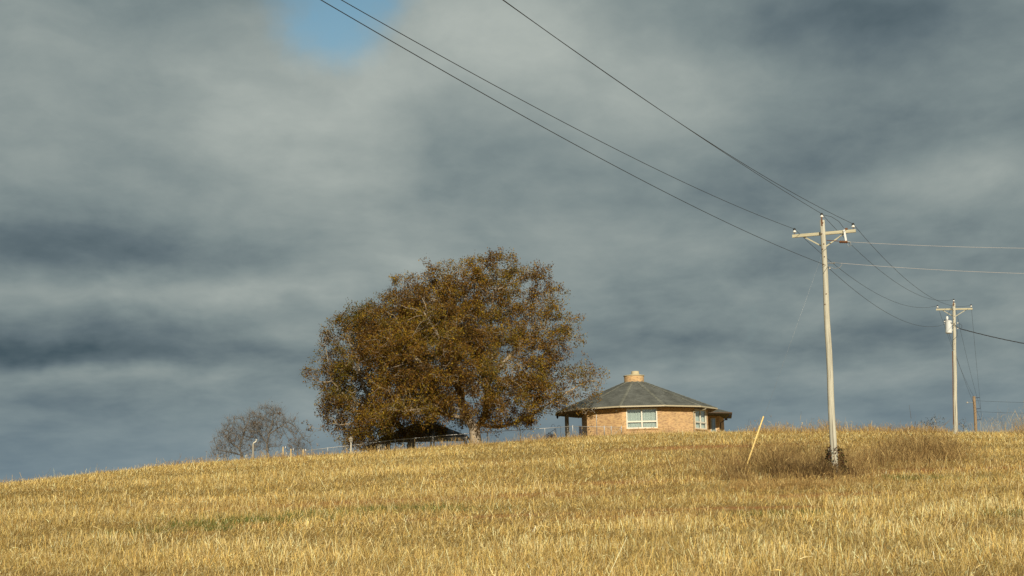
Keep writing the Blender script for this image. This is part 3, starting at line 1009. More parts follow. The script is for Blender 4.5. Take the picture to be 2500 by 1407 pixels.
bare('bare_bush', 'small bare bush between wooden posts and the autumn trees', 'bush', 726, 1118,
     [(725, 1090, 24, 16, 0, 1.4), (705, 1095, 15, 12, 0, 1.2), (742, 1098, 12, 12, 0, 1.2)], 0,
     [[(726, 1108), (727, 1090), (730, 1080)], [(726, 1108), (712, 1095)]], leafy=.10, per=45)

# dark leggy bushes behind the second pole
DK = np.array([(.030, .035, .030), (.045, .040, .030)])
for k, (px, wpx, label) in enumerate([(2276, 42, 'dark leggy bush on the crest left of the second pole'), (2352, 20, 'small dark bush between the second and third pole')]):
    b = at(px, 1065, 112)
    bs = (b.x, b.y, gz(b.x, b.y) - .05)
    make_tree('crest_bush', label, 'bush', bs, [[bs, P(px, 1048, 112), P(px + 2, 1035, 112)], [P(px, 1048, 112), P(px - wpx * .5, 1035, 112)]],
              lobes([(px, 1034, wpx, 17, 0, 1.2), (px + wpx * .15, 1024, wpx * .5, 13, 0, 1.2)], 60, 112), (3, .08, .11, DK, (.5, .5), 8, .3),
              grow_kw=dict(step=.2, reach=2.0, kill=.3, r_tip=.008, wander=.4), bark='twig', twigs=2, twig_len=.4, flare=.2)
# tall dead weeds standing free above the crest
for px, top, label in [(1985, 1012, 'reddish dead weed sticking up left of the near pole'), (1925, 1020, 'thin tan seed stalk on the crest near the yellow guy marker')]:
    b = at(px, 1060, 104)
    bs = (b.x, b.y, gz(b.x, b.y) - .05)
    make_tree('dead_weed', label, 'weed', bs, [[bs, P(px - 2, 1040, 104), P(px - 4, top + 8, 104)]], lobes([(px, top + 16, 14, 14, 0, 3)], 5, 104),
              (2, .05, .10, np.array([(.22, .12, .06), (.30, .19, .09)]), (.5, .5), 9, .4), grow_kw=dict(step=.15, reach=1.6, kill=.22, r_tip=.007, wander=.4),
              bark='twig', twigs=1, twig_len=.25, flare=0)

# ------------------------------------------------------------------ house
HC = at(1549, 960, 134.0)
HZ = gz(HC.x, HC.y)
house = empty('brick_house', (HC.x, HC.y, HZ), (0, 0, -math.atan2(HC.x, HC.y)))
tag(house, 'twelve-sided tan brick house with grey shingle roof and round chimney', 'house')
WR, ER = 6.80, 7.62                     # wall and eave radius
EZ = at(1600, 990, 127.0).z - HZ        # eave height
RZ = at(1549, 931, 133.0).z - HZ        # roof meets chimney
ZW = EZ - .17                           # wall top


def hv(deg, r, z=0.0):
    return Vector((r * math.sin(R(deg)), -r * math.cos(R(deg)), z))


def uv_wall(me, scale=1.0):
    """planar uv along each face: horizontal run and height"""
    uv = me.uv_layers.new(name='UVMap')
    for p in me.polygons:
        n = p.normal
        t = Vector((-n.y, n.x, 0))
        if t.length < .2: t = Vector((1, 0, 0))
        t.normalize()
        for li in p.loop_indices:
            co = me.vertices[me.loops[li].vertex_index].co
            uv.data[li].uv = (co.dot(t) * scale, co.z * scale)


def wall(parent, a, b, z0, z1, hole=None, th=.22, name='wall', mat='brick'):
    """wall slab from a to b (outer face to the right of a->b), hole = (u0, u1, w0, w1)"""
    a, b = Vector((a.x, a.y, 0)), Vector((b.x, b.y, 0))
    L = (b - a).length; t = (b - a) / L
    n = Vector((t.y, -t.x, 0))
    us = [0, L] if not hole else [0, hole[0], hole[1], L]
    ws = [z0, z1] if not hole else [z0, hole[2], hole[3], z1]
    mb = MB()

    def pt(u, w, d): return a + t * u + Vector((0, 0, w)) - n * d
    for i in range(len(us) - 1):
        for j in range(len(ws) - 1):
            if hole and i == 1 and j == 1: continue
            q = [(us[i], ws[j]), (us[i + 1], ws[j]), (us[i + 1], ws[j + 1]), (us[i], ws[j + 1])]
            mb.add([pt(u, w, 0) for u, w in q], [(0, 1, 2, 3)])
            mb.add([pt(u, w, th) for u, w in q], [(3, 2, 1, 0)])
    if hole:
        q = [(hole[0], hole[2]), (hole[1], hole[2]), (hole[1], hole[3]), (hole[0], hole[3])]
        for k in range(4):
            u, w = q[k]; u2, w2 = q[(k + 1) % 4]
            mb.add([pt(u, w, 0), pt(u, w, th), pt(u2, w2, th), pt(u2, w2, 0)], [(0, 1, 2, 3)])
    for u in (0, L):
        mb.add([pt(u, z0, 0), pt(u, z1, 0), pt(u, z1, th), pt(u, z0, th)], [(0, 1, 2, 3)])
    me = mb.mesh(name); uv_wall(me)
    return link(name, me, M[mat], parent), a, t, n


def window(parent, a, t, n, u0, u1, w0, w1, transom, fw=.09, name='window', cols=2):
    """cream frame with mullion and transom, each pane a sheet of glass, curtains behind"""
    def pt(u, w, d): return a + t * u + Vector((0, 0, w)) - n * d
    rot = Matrix((t, -n, Vector((0, 0, 1)))).transposed()
    fr = MB()

    def bx(mb, ua, ub, wa, wb, d0, d1):
        mb.box(pt((ua + ub) / 2, (wa + wb) / 2, (d0 + d1) / 2), (ub - ua, d1 - d0, wb - wa), M=rot)
    bx(fr, u0, u0 + fw, w0, w1, -.03, .10); bx(fr, u1 - fw, u1, w0, w1, -.03, .10)
    bx(fr, u0 + fw, u1 - fw, w0, w0 + fw, -.028, .10); bx(fr, u0 + fw, u1 - fw, w1 - fw, w1, -.028, .10)
    win = fr.build(name, M['white_frame'], parent)
    inner0, inner1 = u0 + fw, u1 - fw
    mid = []
    for k in range(1, cols):
        um = inner0 + (inner1 - inner0) * k / cols
        mb = MB(); bx(mb, um - fw * .55, um + fw * .55, w0 + fw, w1 - fw, -.024, .09); mb.build('mullion', M['white_frame'], win); mid.append(um)
    edges = [inner0] + mid + [inner1]
    for k in range(cols):
        ua = edges[k] + (fw * .55 if k else 0); ub = edges[k + 1] - (fw * .55 if k < cols - 1 else 0)
        tr = []
        if transom:
            mb = MB(); bx(mb, ua, ub, transom - fw * .6, transom + fw * .6, -.02, .09); mb.build('transom', M['white_frame'], win)
            tr = [(w0 + fw, transom - fw * .6), (transom + fw * .6, w1 - fw)]
        else:
            tr = [(w0 + fw, w1 - fw)]
        for wa, wb in tr:
            mb = MB(); mb.add([pt(ua, wa, .035), pt(ub, wa, .035), pt(ub, wb, .035), pt(ua, wb, .035)], [(0, 1, 2, 3)])
            mb.build('pane', M['glass'], win)
    # pleated curtain hanging inside
    cu = MB(); nfold = 44; vs_ = []
    for i in range(nfold + 1):
        u = u0 + (u1 - u0) * i / nfold
        d = .20 + .035 * math.sin(i * 1.7) + .02 * math.sin(i * .63)
        vs_ += [pt(u, w0, d), pt(u, w1, d)]
    cu.add(vs_, [(2 * i, 2 * i + 2, 2 * i + 3, 2 * i + 1) for i in range(nfold)])
    cu.build('curtain', M['curtain'], win)
    return win


ANG = [-40, -10, 20, 50, 80, 110, 140, 170, 200, 230]
CH = 2 * WR * math.sin(R(15))
for k in range(len(ANG) - 1):
    a, b = hv(ANG[k], WR), hv(ANG[k + 1], WR)
    hole = None
    if ANG[k] == -10:
        hole = ((CH - 2.78) / 2, (CH + 2.78) / 2, EZ - .17 - 1.83, ZW - .04)
    if ANG[k] == 50:
        hole = (.42, CH - .42, EZ - .17 - 1.83, ZW - .04)
    w_, a_, t_, n_ = wall(house, a, b, -.5, ZW, hole)
    if hole:
        window(house, a_, t_, n_, *hole, hole[2] + .62, fw=.105)
        sl = MB()
        rot = Matrix((t_, -n_, Vector((0, 0, 1)))).transposed()
        sl.box(a_ + t_ * CH / 2 + Vector((0, 0, hole[2] - .055)) + n_ * .03, (hole[1] - hole[0] + .1, .14, .10), M=rot)
        me = sl.mesh('window_sill'); uv_wall(me, 1.0); link('window_sill', me, M['brick'], house)
wall(house, hv(-130, WR), hv(-40, WR) - Vector((.002, 0, 0)), -.5, ZW)       # wall at the back of the porch, set between the ends
# porch posts
for dg in (-70, -100):
    MB().box(hv(dg, WR - .12, (ZW - .5) / 2), (.20, .20, ZW + .5), rz=R(dg)).build('porch_post', M['grey_wood'], house)
MB().lathe((0, 0, -.5), [(WR + .25, 0), (WR + .25, .42)], 12).build('porch_slab', M['conc'], house)
# soffit, roof, hips, gutters
mb = MB()
mb.tube_rings([[hv(-10 + 30 * k, r, z) for k in range(12)] for r, z in ((.8, ZW + .012), (ER - .03, ZW + .012), (ER - .03, ZW + .06), (.8, ZW + .06))])
mb.build('soffit', M['soffit'], house)
mb = MB()
mb.tube_rings([[hv(-10 + 30 * k, r, z) for k in range(12)] for r, z in ((ER + .04, EZ - .05), (ER + .04, EZ), (.90, RZ), (.85, RZ - .08))])
roof = mb.build('roof', M['shingle'], house)
for k in range(12):
    dg = -10 + 30 * k
    d = hv(dg, 1.0)
    sd = Vector((-d.y, d.x, 0)) * .15
    lo, hi = hv(dg, ER + .05, EZ), hv(dg, .93, RZ)
    c0 = math.cos(R(15))
    m2 = MB()
    for i in range(14):                      # overlapping cap shingles
        p, q = lo.lerp(hi, i / 14), lo.lerp(hi, min(1, (i + 1.12) / 14))
        z0, z1 = Vector((0, 0, .045)), Vector((0, 0, .022))
        dn = Vector((0, 0, .045))
        m2.add([p + sd + z0 - dn, p + z0, p - sd + z0 - dn, q + sd + z1 - dn, q + z1, q - sd + z1 - dn, p - Vector((0, 0, .06))], [(0, 1, 4, 3), (1, 2, 5, 4), (0, 6, 1), (1, 6, 2)])
    m2.build('hip_cap', M['hip'], roof)
    a, b = hv(dg, ER + .07, EZ - .07), hv(dg + 30, ER + .07, EZ - .07)
    MB().bar(a, b, .11, .12).build('gutter', M['tan_metal'], roof)


def downspout(parent, pts, r=.045, name='downspout', mat='tan_metal'):
    return MB().tube(pts, r, 8).build(name, M[mat], parent, True)


g0 = hv(-31, ER * .985, EZ - .12); w0 = hv(-31, WR * .975, 0); w0 = hv(-32, WR * .985 * math.cos(R(15)) / math.cos(R(32 - 25)) + .08)
downspout(house, [g0, g0 - Vector((0, 0, .08)), w0 + Vector((0, 0, EZ - .52)), w0 + Vector((0, 0, EZ - .62)), w0 + Vector((0, 0, -.2))], mat='steel')
g0 = hv(60, ER * .975, EZ - .12); w0 = hv(50, WR + .07)
downspout(house, [g0, g0 - Vector((0, 0, .10)), w0 + Vector((0, 0, EZ - .50)), w0 + Vector((0, 0, EZ - .62)), w0 + Vector((0, 0, -.2))])
# flood lights under the eave left of the big window
for dx in (-14.5, -12.0):
    p = hv(dx, WR * .975, EZ - .36)
    fl = MB().tube([p + hv(dx, -.10), p + hv(dx, .05), p + hv(dx, .08)], [.03, .045, .075], 10).build('flood_light', M['white'], house)
    MB().tube([p + hv(dx, .075), p + hv(dx, .085)], [.066, .066], 10).build('lens', M['porcelain'], fl)
# chimney
ch = MB().lathe((0, 0, 0), [(.93, RZ - .5), (.93, at(1549, 916.5, 133).z - HZ)], 40)
me = ch.mesh('chimney')
uv = me.uv_layers.new(name='UVMap')
for p in me.polygons:
    a0 = math.atan2(p.center.y, p.center.x)
    for li in p.loop_indices:
        co = me.vertices[me.loops[li].vertex_index].co
        a = math.atan2(co.y, co.x)
        if a - a0 > math.pi: a -= 2 * math.pi
        if a0 - a > math.pi: a += 2 * math.pi
        uv.data[li].uv = (a * .93, co.z)
chim = link('chimney', me, M['brick'], house)
CT = at(1549, 916.5, 133).z - HZ
MB().lathe((0, 0, CT), [(.90, -.02), (1.00, .0), (1.00, .06), (.60, .13), (.0005, .15)], 40).build('chimney_cap', M['conc'], chim)
MB().lathe((.13, 0, CT + .1), [(.39, 0), (.35, .36), (.27, .36), (.27, .2)], 14).build('flue', M['conc'], chim)
# hanging chime at the porch corner
pc = hv(-80, ER - .25, EZ - .3)
ln = MB().tube([pc + Vector((0, 0, .16)), pc], .008, 6)
ln.tube([pc, pc - Vector((0, 0, .03)), pc - Vector((0, 0, .16)), pc - Vector((0, 0, .3))], [.05, .11, .10, .03], 8)
tag(ln.build('hanging_lantern', M['dark_metal'], None), 'small dark lantern hanging from the porch eave corner', 'lantern').matrix_world = Matrix.Translation(house.location) @ Euler(house.rotation_euler).to_matrix().to_4x4()

# lower wing behind, to the right
wb = at(1755, 1020, 141.5); wz = gz(wb.x, wb.y)
wing = empty('brick_outbuilding', (wb.x, wb.y, HZ), (0, 0, 0))
tag(wing, 'low brick outbuilding with deep eaves just behind the right side of the house', 'outbuilding')
o = Vector((wb.x, wb.y, HZ))


def wl(X, Y, z=0.0): return Vector((X - o.x, Y - o.y, z))


WEZ = at(1786, 1007, 138.9).z - HZ
A_, B_, C_, D_ = wl(15.2, 141.2), wl(wb.x, wb.y), wl(wb.x + 1.15, 146.0), wl(15.6, 147.0)
fl_ = (B_ - A_).length
uw = (at(1741, 1020, 141.4).x - 15.2)
hole = (uw - .28, uw + .28, .55, 2.45)
_, a_, t_, n_ = wall(wing, A_, B_, -.5, WEZ - .12, hole)
window(wing, a_, t_, n_, *hole, None, fw=.07, cols=1)
wall(wing, B_ + Vector((.002, .002, 0)), C_, -.5, WEZ - .12)
wall(wing, C_, D_, -.5, WEZ - .12)
wall(wing, D_, A_, -.5, WEZ - .12)
tip = at(1786, 1007, 138.9)
E1, E2, E3, E4 = wl(15.0, 135.6, WEZ), wl(tip.x, tip.y, WEZ), wl(wb.x + 2.0, 147.0, WEZ), wl(14.8, 148.0, WEZ)
AP = wl(16.2, 143.6, WEZ + 1.85)
up = Vector((0, 0, .10))
mb = MB()
mb.add([E1, E2, E3, E4, AP, E1 - up, E2 - up, E3 - up, E4 - up], [(0, 1, 4), (1, 2, 4), (2, 3, 4), (3, 0, 4), (5, 6, 1, 0), (6, 7, 2, 1), (7, 8, 3, 2), (8, 5, 0, 3), (8, 7, 6, 5)])
wr = mb.build('roof', M['shingle'], wing)
for p, q in ((E1, E2), (E2, E3)):
    MB().bar(p - up * .5 + Vector((0, -.03, 0)), q - up * .5 + Vector((.03, -.03, 0)), .10, .11).build('gutter', M['soffit'], wr)
dd = (E2 - wl(wb.x, wb.y)).normalized()
downspout(wing, [E2 - up + Vector((-.15, 0, 0)), E2 - up + Vector((-.18, 0, -.22)), B_ + Vector((.35, .3, WEZ - .75)), B_ + Vector((.18, .3, WEZ - .8)), B_ + Vector((.16, .3, 0))], .04, mat='dark_metal')
MB().box(B_ + Vector((.75, .28, WEZ - .50)), (.26, .2, .16)).build('flood_light', M['dark_metal'], wing)
# shrub at the wing's foot
sp = at(1738, 1056, 137.5)
hp = leaves(np.array([(sp.x + rng.normal(0, .75), sp.y + rng.normal(0, .3), HZ + abs(rng.normal(.35, .25))) for _ in range(260)]), 4, .09, .13,
            np.array([(.13, .10, .03), (.20, .11, .035), (.10, .075, .03), (.28, .20, .05)]), (.3, .3, .2, .2), 21)
o2 = link('low_shrub', np_mesh('low_shrub', *hp), M['leaf'])
tag(o2, 'low rusty shrub growing at the foot of the brick outbuilding', 'shrub', kind='stuff')

# ------------------------------------------------------------------ utility poles
LINE = math.atan2(30.7 - 12.0, 98.5 - 54.0)     # heading of the line, from the y axis


def insulator(parent, x, y, z):
    s = MB().lathe((x, y, z), [(.012, 0), (.012, .10)], 6).build('insulator', M['rust'], parent)
    MB().lathe((x, y, z + .08), [(.03, 0), (.075, .015), (.075, .035), (.04, .06), (.055, .075), (.055, .085)], 12).build('porcelain_skirt', M['porcelain'], s, True)
    MB().lathe((x, y, z + .165), [(.055, 0), (.062, .03), (.045, .05), (.05, .075), (.03, .09)], 12).build('dark_cap', M['black_glaze'], s, True)
    return Vector((x, y, z + .225))


def utility_pole(name, label, base, top, arm_z, rb, rt, arm_len=2.44, wood='pole_wood', arm_roll=0.0, group='power line poles'):
    base, top = Vector(base), Vector(top)
    H = (top - base).length
    lean = Vector((0, 0, 1)).rotation_difference((top - base).normalized())
    root = empty(name, base)
    root.rotation_mode = 'QUATERNION'
    root.rotation_quaternion = lean @ Matrix.Rotation(-LINE, 3, 'Z').to_quaternion()
    tag(root, label, 'utility pole', group)
    n = 14
    mb = MB()
    rings = []
    for i in range(n + 1):
        z = -.4 + (H + .4) * i / n
        r = rb + (rt - rb) * i / n
        wob = .012 * math.sin(i * 1.3 + len(name))
        rings.append([(wob + r * math.cos(2 * math.pi * k / 16) * (1 + .03 * math.sin(3 * k + i)), r * math.sin(2 * math.pi * k / 16), z) for k in range(16)])
    mb.tube_rings(rings)
    mb.build('shaft', M[wood], root, True)
    att = {}
    if arm_len:
        az = H - arm_z
        yo = rt + .055
        arm = MB().box((0, 0, 0), (arm_len, .09, .115)).build('crossarm', M['arm_wood'], root)
        arm.location = (0, yo, az); arm.rotation_euler = (0, arm_roll, 0)
        for s in (-1, 1):
            MB().bar((s * arm_len * .32, yo + .055, az - .05), (s * .05, yo - .02, az - .52), .015, .045).build('brace', M['arm_wood'], root)
            p = insulator(root, s * (arm_len / 2 - .09), yo, az + .057 - math.sin(arm_roll) * s * arm_len / 2)
            att['L' if s < 0 else 'R'] = p
        MB().box((-.01, -rt - .004, H - .07), (.05, .02, .34)).build('top_pin', M['rust'], root)
        att['T'] = insulator(root, -.01, -rt * .6, H + .02)
    for i, z in enumerate((H - .12, H - .55, H - .95, H - 1.15, H - 1.45, H - 1.75, H - 2.9, H - 3.3)):
        MB().tube([(.03 * (-1) ** i, -rt - .035, z), (.03 * (-1) ** i, -rt + .06, z)], .022, 6).build('bolt', M['rust'], root)
    MT = Matrix.Translation(base) @ root.rotation_quaternion.to_matrix().to_4x4()
    return root, H, MT, {k: MT @ v for k, v in att.items()}


p1 = at(2038, 1162, 54.0); p1b = (p1.x, p1.y, gz(p1.x, p1.y))
pole1, H1, T1, at1 = utility_pole('utility_pole', 'nearest tall grey utility pole with crossarm, rising from brown weeds', p1b, at(2008, 538, 54.0), .50, .140, .092)
at1['N'] = T1 @ Vector((.05, -.13, H1 - 1.78))
# dead-end gear on the near pole
MB().bar((.80, .05, H1 - .50 + .06), (.86, .05, H1 - .92), .07, .05).build('cutout_fuse', M['porcelain'], pole1)
MB().box((.86, .18, H1 - .46), (.10, .07, .20)).build('cutout_bracket', M['rust'], pole1)
mb = MB().tube([(.12, .02, H1 - .80), (.34, -.02, H1 - .84), (.58, -.05, H1 - .88)], .016, 6)
mb.build('strain_rod', M['rust'], pole1)
mb = MB()
for i in range(4):
    mb.lathe((.66 + .075 * i, -.06, H1 - .92 - .008 * i), [(.02, -.05), (.06, -.02), (.06, .02), (.02, .05)], 8)
mb.build('strain_insulator', M['rust'], pole1)
mb = MB().tube([(.92, -.06, H1 - .94), (1.04, -.07, H1 - .96)], [.035, .02], 8)
mb.tube([(1.02, -.07, H1 - .96), (1.06, -.09, H1 - 1.08), (.98, -.08, H1 - 1.14), (.92, -.07, H1 - 1.04)], .010, 5)
mb.build('wire_clamp', M['steel'], pole1)
mb = MB().tube([(.0, -.06, H1 + .21), (.35, -.02, H1 + .10), (.62, .04, H1 - .10), (.78, .06, H1 - .36)], .009, 5)
mb.build('jumper_wire', M['wire'], pole1)
mb = MB().tube([(.13, -.04, H1 - 1.70), (.34, -.06, H1 - 1.72), (.40, -.06, H1 - 1.71)], [.02, .02, .035], 6)
mb.tube([(.40, -.06, H1 - 1.71), (.62, -.07, H1 - 1.75), (.68, -.07, H1 - 1.80), (.58, -.08, H1 - 1.92), (.38, -.08, H1 - 1.95), (.24, -.06, H1 - 1.86)], .009, 5)
mb.lathe((.20, -.08, H1 - 1.90), [(.02, -.05), (.045, -.04), (.03, 0), (.045, .04), (.02, .05)], 8)
mb.build('neutral_dead_end', M['steel'], pole1)
MB().tube([(.14, -.1, H1 - 1.84), (.02, -.14, H1 - 2.02), (-.06, -.13, H1 - 2.14)], .008, 5).build('bond_wire', M['wire'], pole1)

p2 = at(2334, 1075, 98.5); p2b = (p2.x, p2.y, gz(p2.x, p2.y))
pole2, H2, T2, at2 = utility_pole('utility_pole', 'farther grey utility pole carrying a white transformer', p2b, at(2329, 740, 98.5), .42, .150, .10)
tx, tz = -.36, H2 - 1.72
can = MB().lathe((tx, -.12, tz), [(.20, -.42), (.225, -.40), (.225, .38), (.235, .39), (.235, .42), (.17, .47)], 20).build('transformer', M['can'], pole2)
MB().lathe((tx, -.12, tz + .47), [(.18, -.02), (.15, .02), (.05, .03)], 16).build('lid', M['rust'], can)
MB().lathe((tx - .10, -.12, tz + .48), [(.03, 0), (.075, .06), (.085, .2), (.06, .28), (.03, .30)], 10).build('bushing', M['porcelain'], can)
MB().box((-.14, -.05, tz + .2), (.12, .10, .09)).build('hanger', M['steel'], can)
MB().box((-.14, -.05, tz - .2), (.12, .10, .09)).build('hanger', M['steel'], can)
insulator(pole2, -.62, -.12, tz + .28)
MB().bar((-.64, -.12, tz + .27), (-.1, -.02, tz + .27), .04, .03).build('standoff_bracket', M['steel'], pole2)
MB().tube([(-.06, -.1, H2 - .1), (-.22, -.14, H2 - .5), (-.40, -.14, H2 - .85), (-.46, -.12, tz + .76)], .010, 5).build('lead_wire', M['wire'], pole2)
MB().tube([(-.20, -.33, tz + .30), (.02, -.22, tz + .18), (.24, -.12, tz - .02), (.42, -.08, tz - .12)], .02, 6).build('secondary_leads', M['wire'], pole2)
MB().tube([(.18, -.1, tz + .25), (.42, -.1, tz + .22), (.52, -.1, tz + .10), (.50, -.1, tz - .08)], .012, 5).build('drip_loop', M['wire'], pole2)
MB().tube([(.20, -.1, tz - .2), (.20, -.1, tz - .62), (.05, -.16, tz - .80), (-.12, -.14, tz - .95), (-.14, -.12, tz - 1.6)], .012, 5).build('ground_wire', M['wire'], pole2)
for q in (.28, -.06):
    MB().lathe((.24, -.06, tz + q), [(.02, -.06), (.05, -.05), (.03, 0), (.05, .05), (.02, .06)], 8).build('spool_insulator', M['porcelain'], pole2)
MB().box((-.145, -.06, H2 * .36), (.03, .07, H2 * .55)).build('brown_strip', M['rust'], pole2)  # narrow brown strip down the left edge of the shaft
at2['N'] = T2 @ Vector((-.55, -.05, tz + .25))

p3 = at(2383, 1050, 145.0); p3t = at(2378, 968, 145.0)
p3b = (p3.x - .1, p3.y, min(gz(p3.x, p3.y), p3t.z - 6.0))
pole3, H3, T3, _ = utility_pole('utility_pole', 'distant brown pole with side brackets on the far slope', p3b, p3t, 0, .17, .14, arm_len=0, wood='old_wood')
at3 = {}
for i, k in enumerate(('R', 'T', 'N')):
    z = H3 - .16 - 1.12 * i
    MB().bar((.1, 0, z), (.55, 0, z + .02), .07, .05).build('bracket', M['dark_metal'], pole3)
    at3[k] = T3 @ Vector((.55, 0, z))
MB().tube([(.55, 0, H3 - .16), (.58, 0, H3 - 1.28), (.62, 0, H3 - 2.4)], .012, 5).build('riser_wire', M['wire'], pole3)
MB().tube([(-.12, 0, H3 - .65), (-.5, -.1, H3 - .58), (-.62, -.1, H3 - .62)], .02, 6).build('lamp_arm', M['steel'], pole3)
MB().lathe((-.68, -.1, H3 - .62), [(.03, .09), (.07, .06), (.10, -.04), (.06, -.07)], 10).build('lamp_head', M['white'], pole3)
at3['L'] = T3 @ Vector((0, -.1, H3 - .05))


# ------------------------------------------------------------------ wires
def span(a, b, sag, n=40):
    a, b = Vector(a), Vector(b)
    return [a.lerp(b, i / n) - Vector((0, 0, 4 * sag * (i / n) * (1 - i / n))) for i in range(n + (0 if False else 1))]


def wire(name, label, pts, r, mat='wire', cat='wire', group=None, n=5):
    o = MB().tube(pts, r, n, caps=True).build(name, M[mat], None, True)
    return tag(o, label, cat, group)


END0 = {'T': (-10.206, 9.637, 13.55, .478), 'R': (-7.667, 8.729, 11.339, .759), 'L': (-9.839, 8.665, 10.603, .668), 'N': (-9.849, 6.421, 10.014, .675)}
NAMES = {'T': 'overhead wire over the top insulators of both grey poles', 'R': 'overhead wire on the right ends of both crossarms',
         'L': 'overhead wire on the left ends of both crossarms', 'N': 'lowest overhead wire, tied to the near pole below its crossarm'}
for k in 'TRLN':
    e = END0[k]
    pts = span(e[:3], at1[k], e[3], 60)[:-1] + span(at1[k], at2[k], 1.15 if k != 'N' else 1.0, 40)[:-1] + span(at2[k], at3[k], .55, 30)
    wire('overhead_wire', NAMES[k], pts, .0082, group='power line conductors')
d0 = T1 @ Vector((1.04, -.07, H1 - .96)); d1 = T1 @ Vector((.40, -.06, H1 - 1.71))
wire('side_wire', 'upper pale wire running right from the near pole crossarm', span(d0, at(2760, 606, 53.0), .10), .0055, 'bright_wire', group='pale side wires')
wire('side_wire', 'lower pale wire running right from the near pole shaft', span(d1, at(2760, 672, 53.0), .12), .0055, 'bright_wire', group='pale side wires')
# twisted service drop to the right of the second pole
s0 = T2 @ Vector((.42, -.08, tz - .12)); s1 = at(2760, 868, 96.0)
mb = MB()
cl = span(s0, s1, .35, 90)
for ph in range(3):
    mb.tube([p + Vector((0, math.cos(i * .55 + ph * 2.1), math.sin(i * .55 + ph * 2.1))) * .022 for i, p in enumerate(cl)], .014, 5)
tag(mb.build('service_drop', M['wire'], None, True), 'thick twisted cable running right from the transformer pole', 'cable')
for i, (z, py) in enumerate(((H3 - .45, 979), (H3 - 1.55, 1005))):
    wire('far_wire', ('upper', 'lower')[i] + ' thin wire leaving the distant brown pole to the right', span(T3 @ Vector((.15, 0, z)), at(2760, py, 143.0), .2), .012, group='wires of the distant pole')
# guy wire and its yellow marker
anchor = ANCHOR
gtop = T1 @ Vector((-.10, -.08, H1 - 1.45))
wire('guy_wire', 'thin guy wire slanting from the near pole to the yellow marker', [anchor, gtop], .0022, 'steel')
m0, m1 = anchor, at(1864, 1017, anchor.y + .35)
gd = (Vector(gtop) - Vector(anchor)).normalized()
gm = empty('guy_marker', anchor)
tag(gm, 'leaning yellow plastic guy marker left of the near pole', 'marker')
a0, a1 = Vector((0, 0, 0)) + (m1 - m0) * .02, (m1 - m0)
MB().tube([a0, a0.lerp(a1, .5), a1], .031, 10).build('sleeve', M['yellow'], gm, True)
MB().tube([a0 - (a1 - a0) * .12, a0], .012, 6).build('anchor_rod', M['rust'], gm)
rd = at(1797, 1113, anchor.y + .5)  # thin dark rod from the anchor towards the upper left
sk = MB().tube([Vector(anchor) + Vector((-.02, .05, -.1)), Vector(rd)], [.012, .010], 6).build('dark_rod', M['rust'], None)
tag(sk, 'thin dark rod leaning beside the yellow guy marker', 'stake')

# vine on the near pole
vine = empty('climbing_vine', p1b)
tag(vine, 'dark green and purple vine climbing the foot of the near pole', 'vine')
vb = np.array(p1b)
pts = []
for i in range(420):
    z = rng.uniform(.05, 1.12) ** 1.0
    a = rng.uniform(0, 2 * math.pi)
    rr = rng.uniform(.17, .24) + (.22 * rng.uniform() if math.cos(a) > .2 and z < .95 else .0) + (.12 if z < .4 else 0) * rng.uniform()
    dens = .35 if math.sin(a) < -.6 and abs(math.cos(a)) < .55 else 1.0
    if rng.uniform() < dens: pts.append((rr * math.cos(a), rr * math.sin(a), z))
VP = np.array([(.035, .040, .016), (.055, .060, .018), (.060, .030, .022), (.030, .020, .022), (.11, .10, .03), (.13, .065, .03)])
lv = leaves(np.array(pts), 3, .05, .085, VP, (.25, .2, .2, .15, .1, .1), 33)
o = link('leaves', np_mesh('leaves', *lv), M['leaf'], vine); o['kind'] = 'stuff'
mb = MB()
for q in range(5):
    ph = rng.uniform(0, 6.28); tw = rng.uniform(-1.5, 1.5)
    mb.tube([(.172 * math.cos(ph + tw * i / 8), .172 * math.sin(ph + tw * i / 8), -.05 + 1.15 * i / 8) for i in range(9)], .012, 5)
mb.build('stem', M['grey_wood'], vine, True)

# ------------------------------------------------------------------ yard things along the crest
# chain-link fence
fence = empty('chain_link_fence', (0, 0, 0))
tag(fence, 'grey chain-link fence running along the crest past the oak', 'fence')
RAIL = [(700, 1106, 121.5), (800, 1094, 121.5), (857, 1088, 121.5), (930, 1078.5, 121.5), (965, 1074.5, 121.5), (1057, 1066, 121.5), (1139, 1059, 121.5), (1190, 1055, 122), (1270, 1050, 122.5), (1330, 1046, 122.5), (1398, 1041, 123)]
RAIL2 = [(1398, 1041, 123), (1475, 1042.5, 123.5), (1492, 1043, 123.5), (1517, 1043, 124.0)]
rp = [at(*q) for q in RAIL]; rp2 = [at(*q) for q in RAIL2]
MB().tube(rp, .024, 7).build('top_rail', M['steel'], fence, True)
MB().tube(rp2, .020, 7).build('top_rail', M['steel'], fence, True)
for i, p in enumerate(rp + rp2[1:]):
    zb = gz(p.x, p.y) - .1
    r = .042 if i in (10, 11, 12, 13) else .030
    q = MB().tube([(p.x, p.y, zb), (p.x, p.y, p.z + .02 + (.06 if i >= 10 else 0)), (p.x, p.y, p.z + .06 + (.06 if i >= 10 else 0))], [r, r, r * .4], 8).build('post', M['steel'], fence, True)
MB().tube([(rp2[2].x + .15, rp2[2].y, gz(rp2[2].x, rp2[2].y) + .2), rp2[3] - Vector((0, 0, .05))], .018, 6).build('gate_brace', M['steel'], fence)
mb = MB()
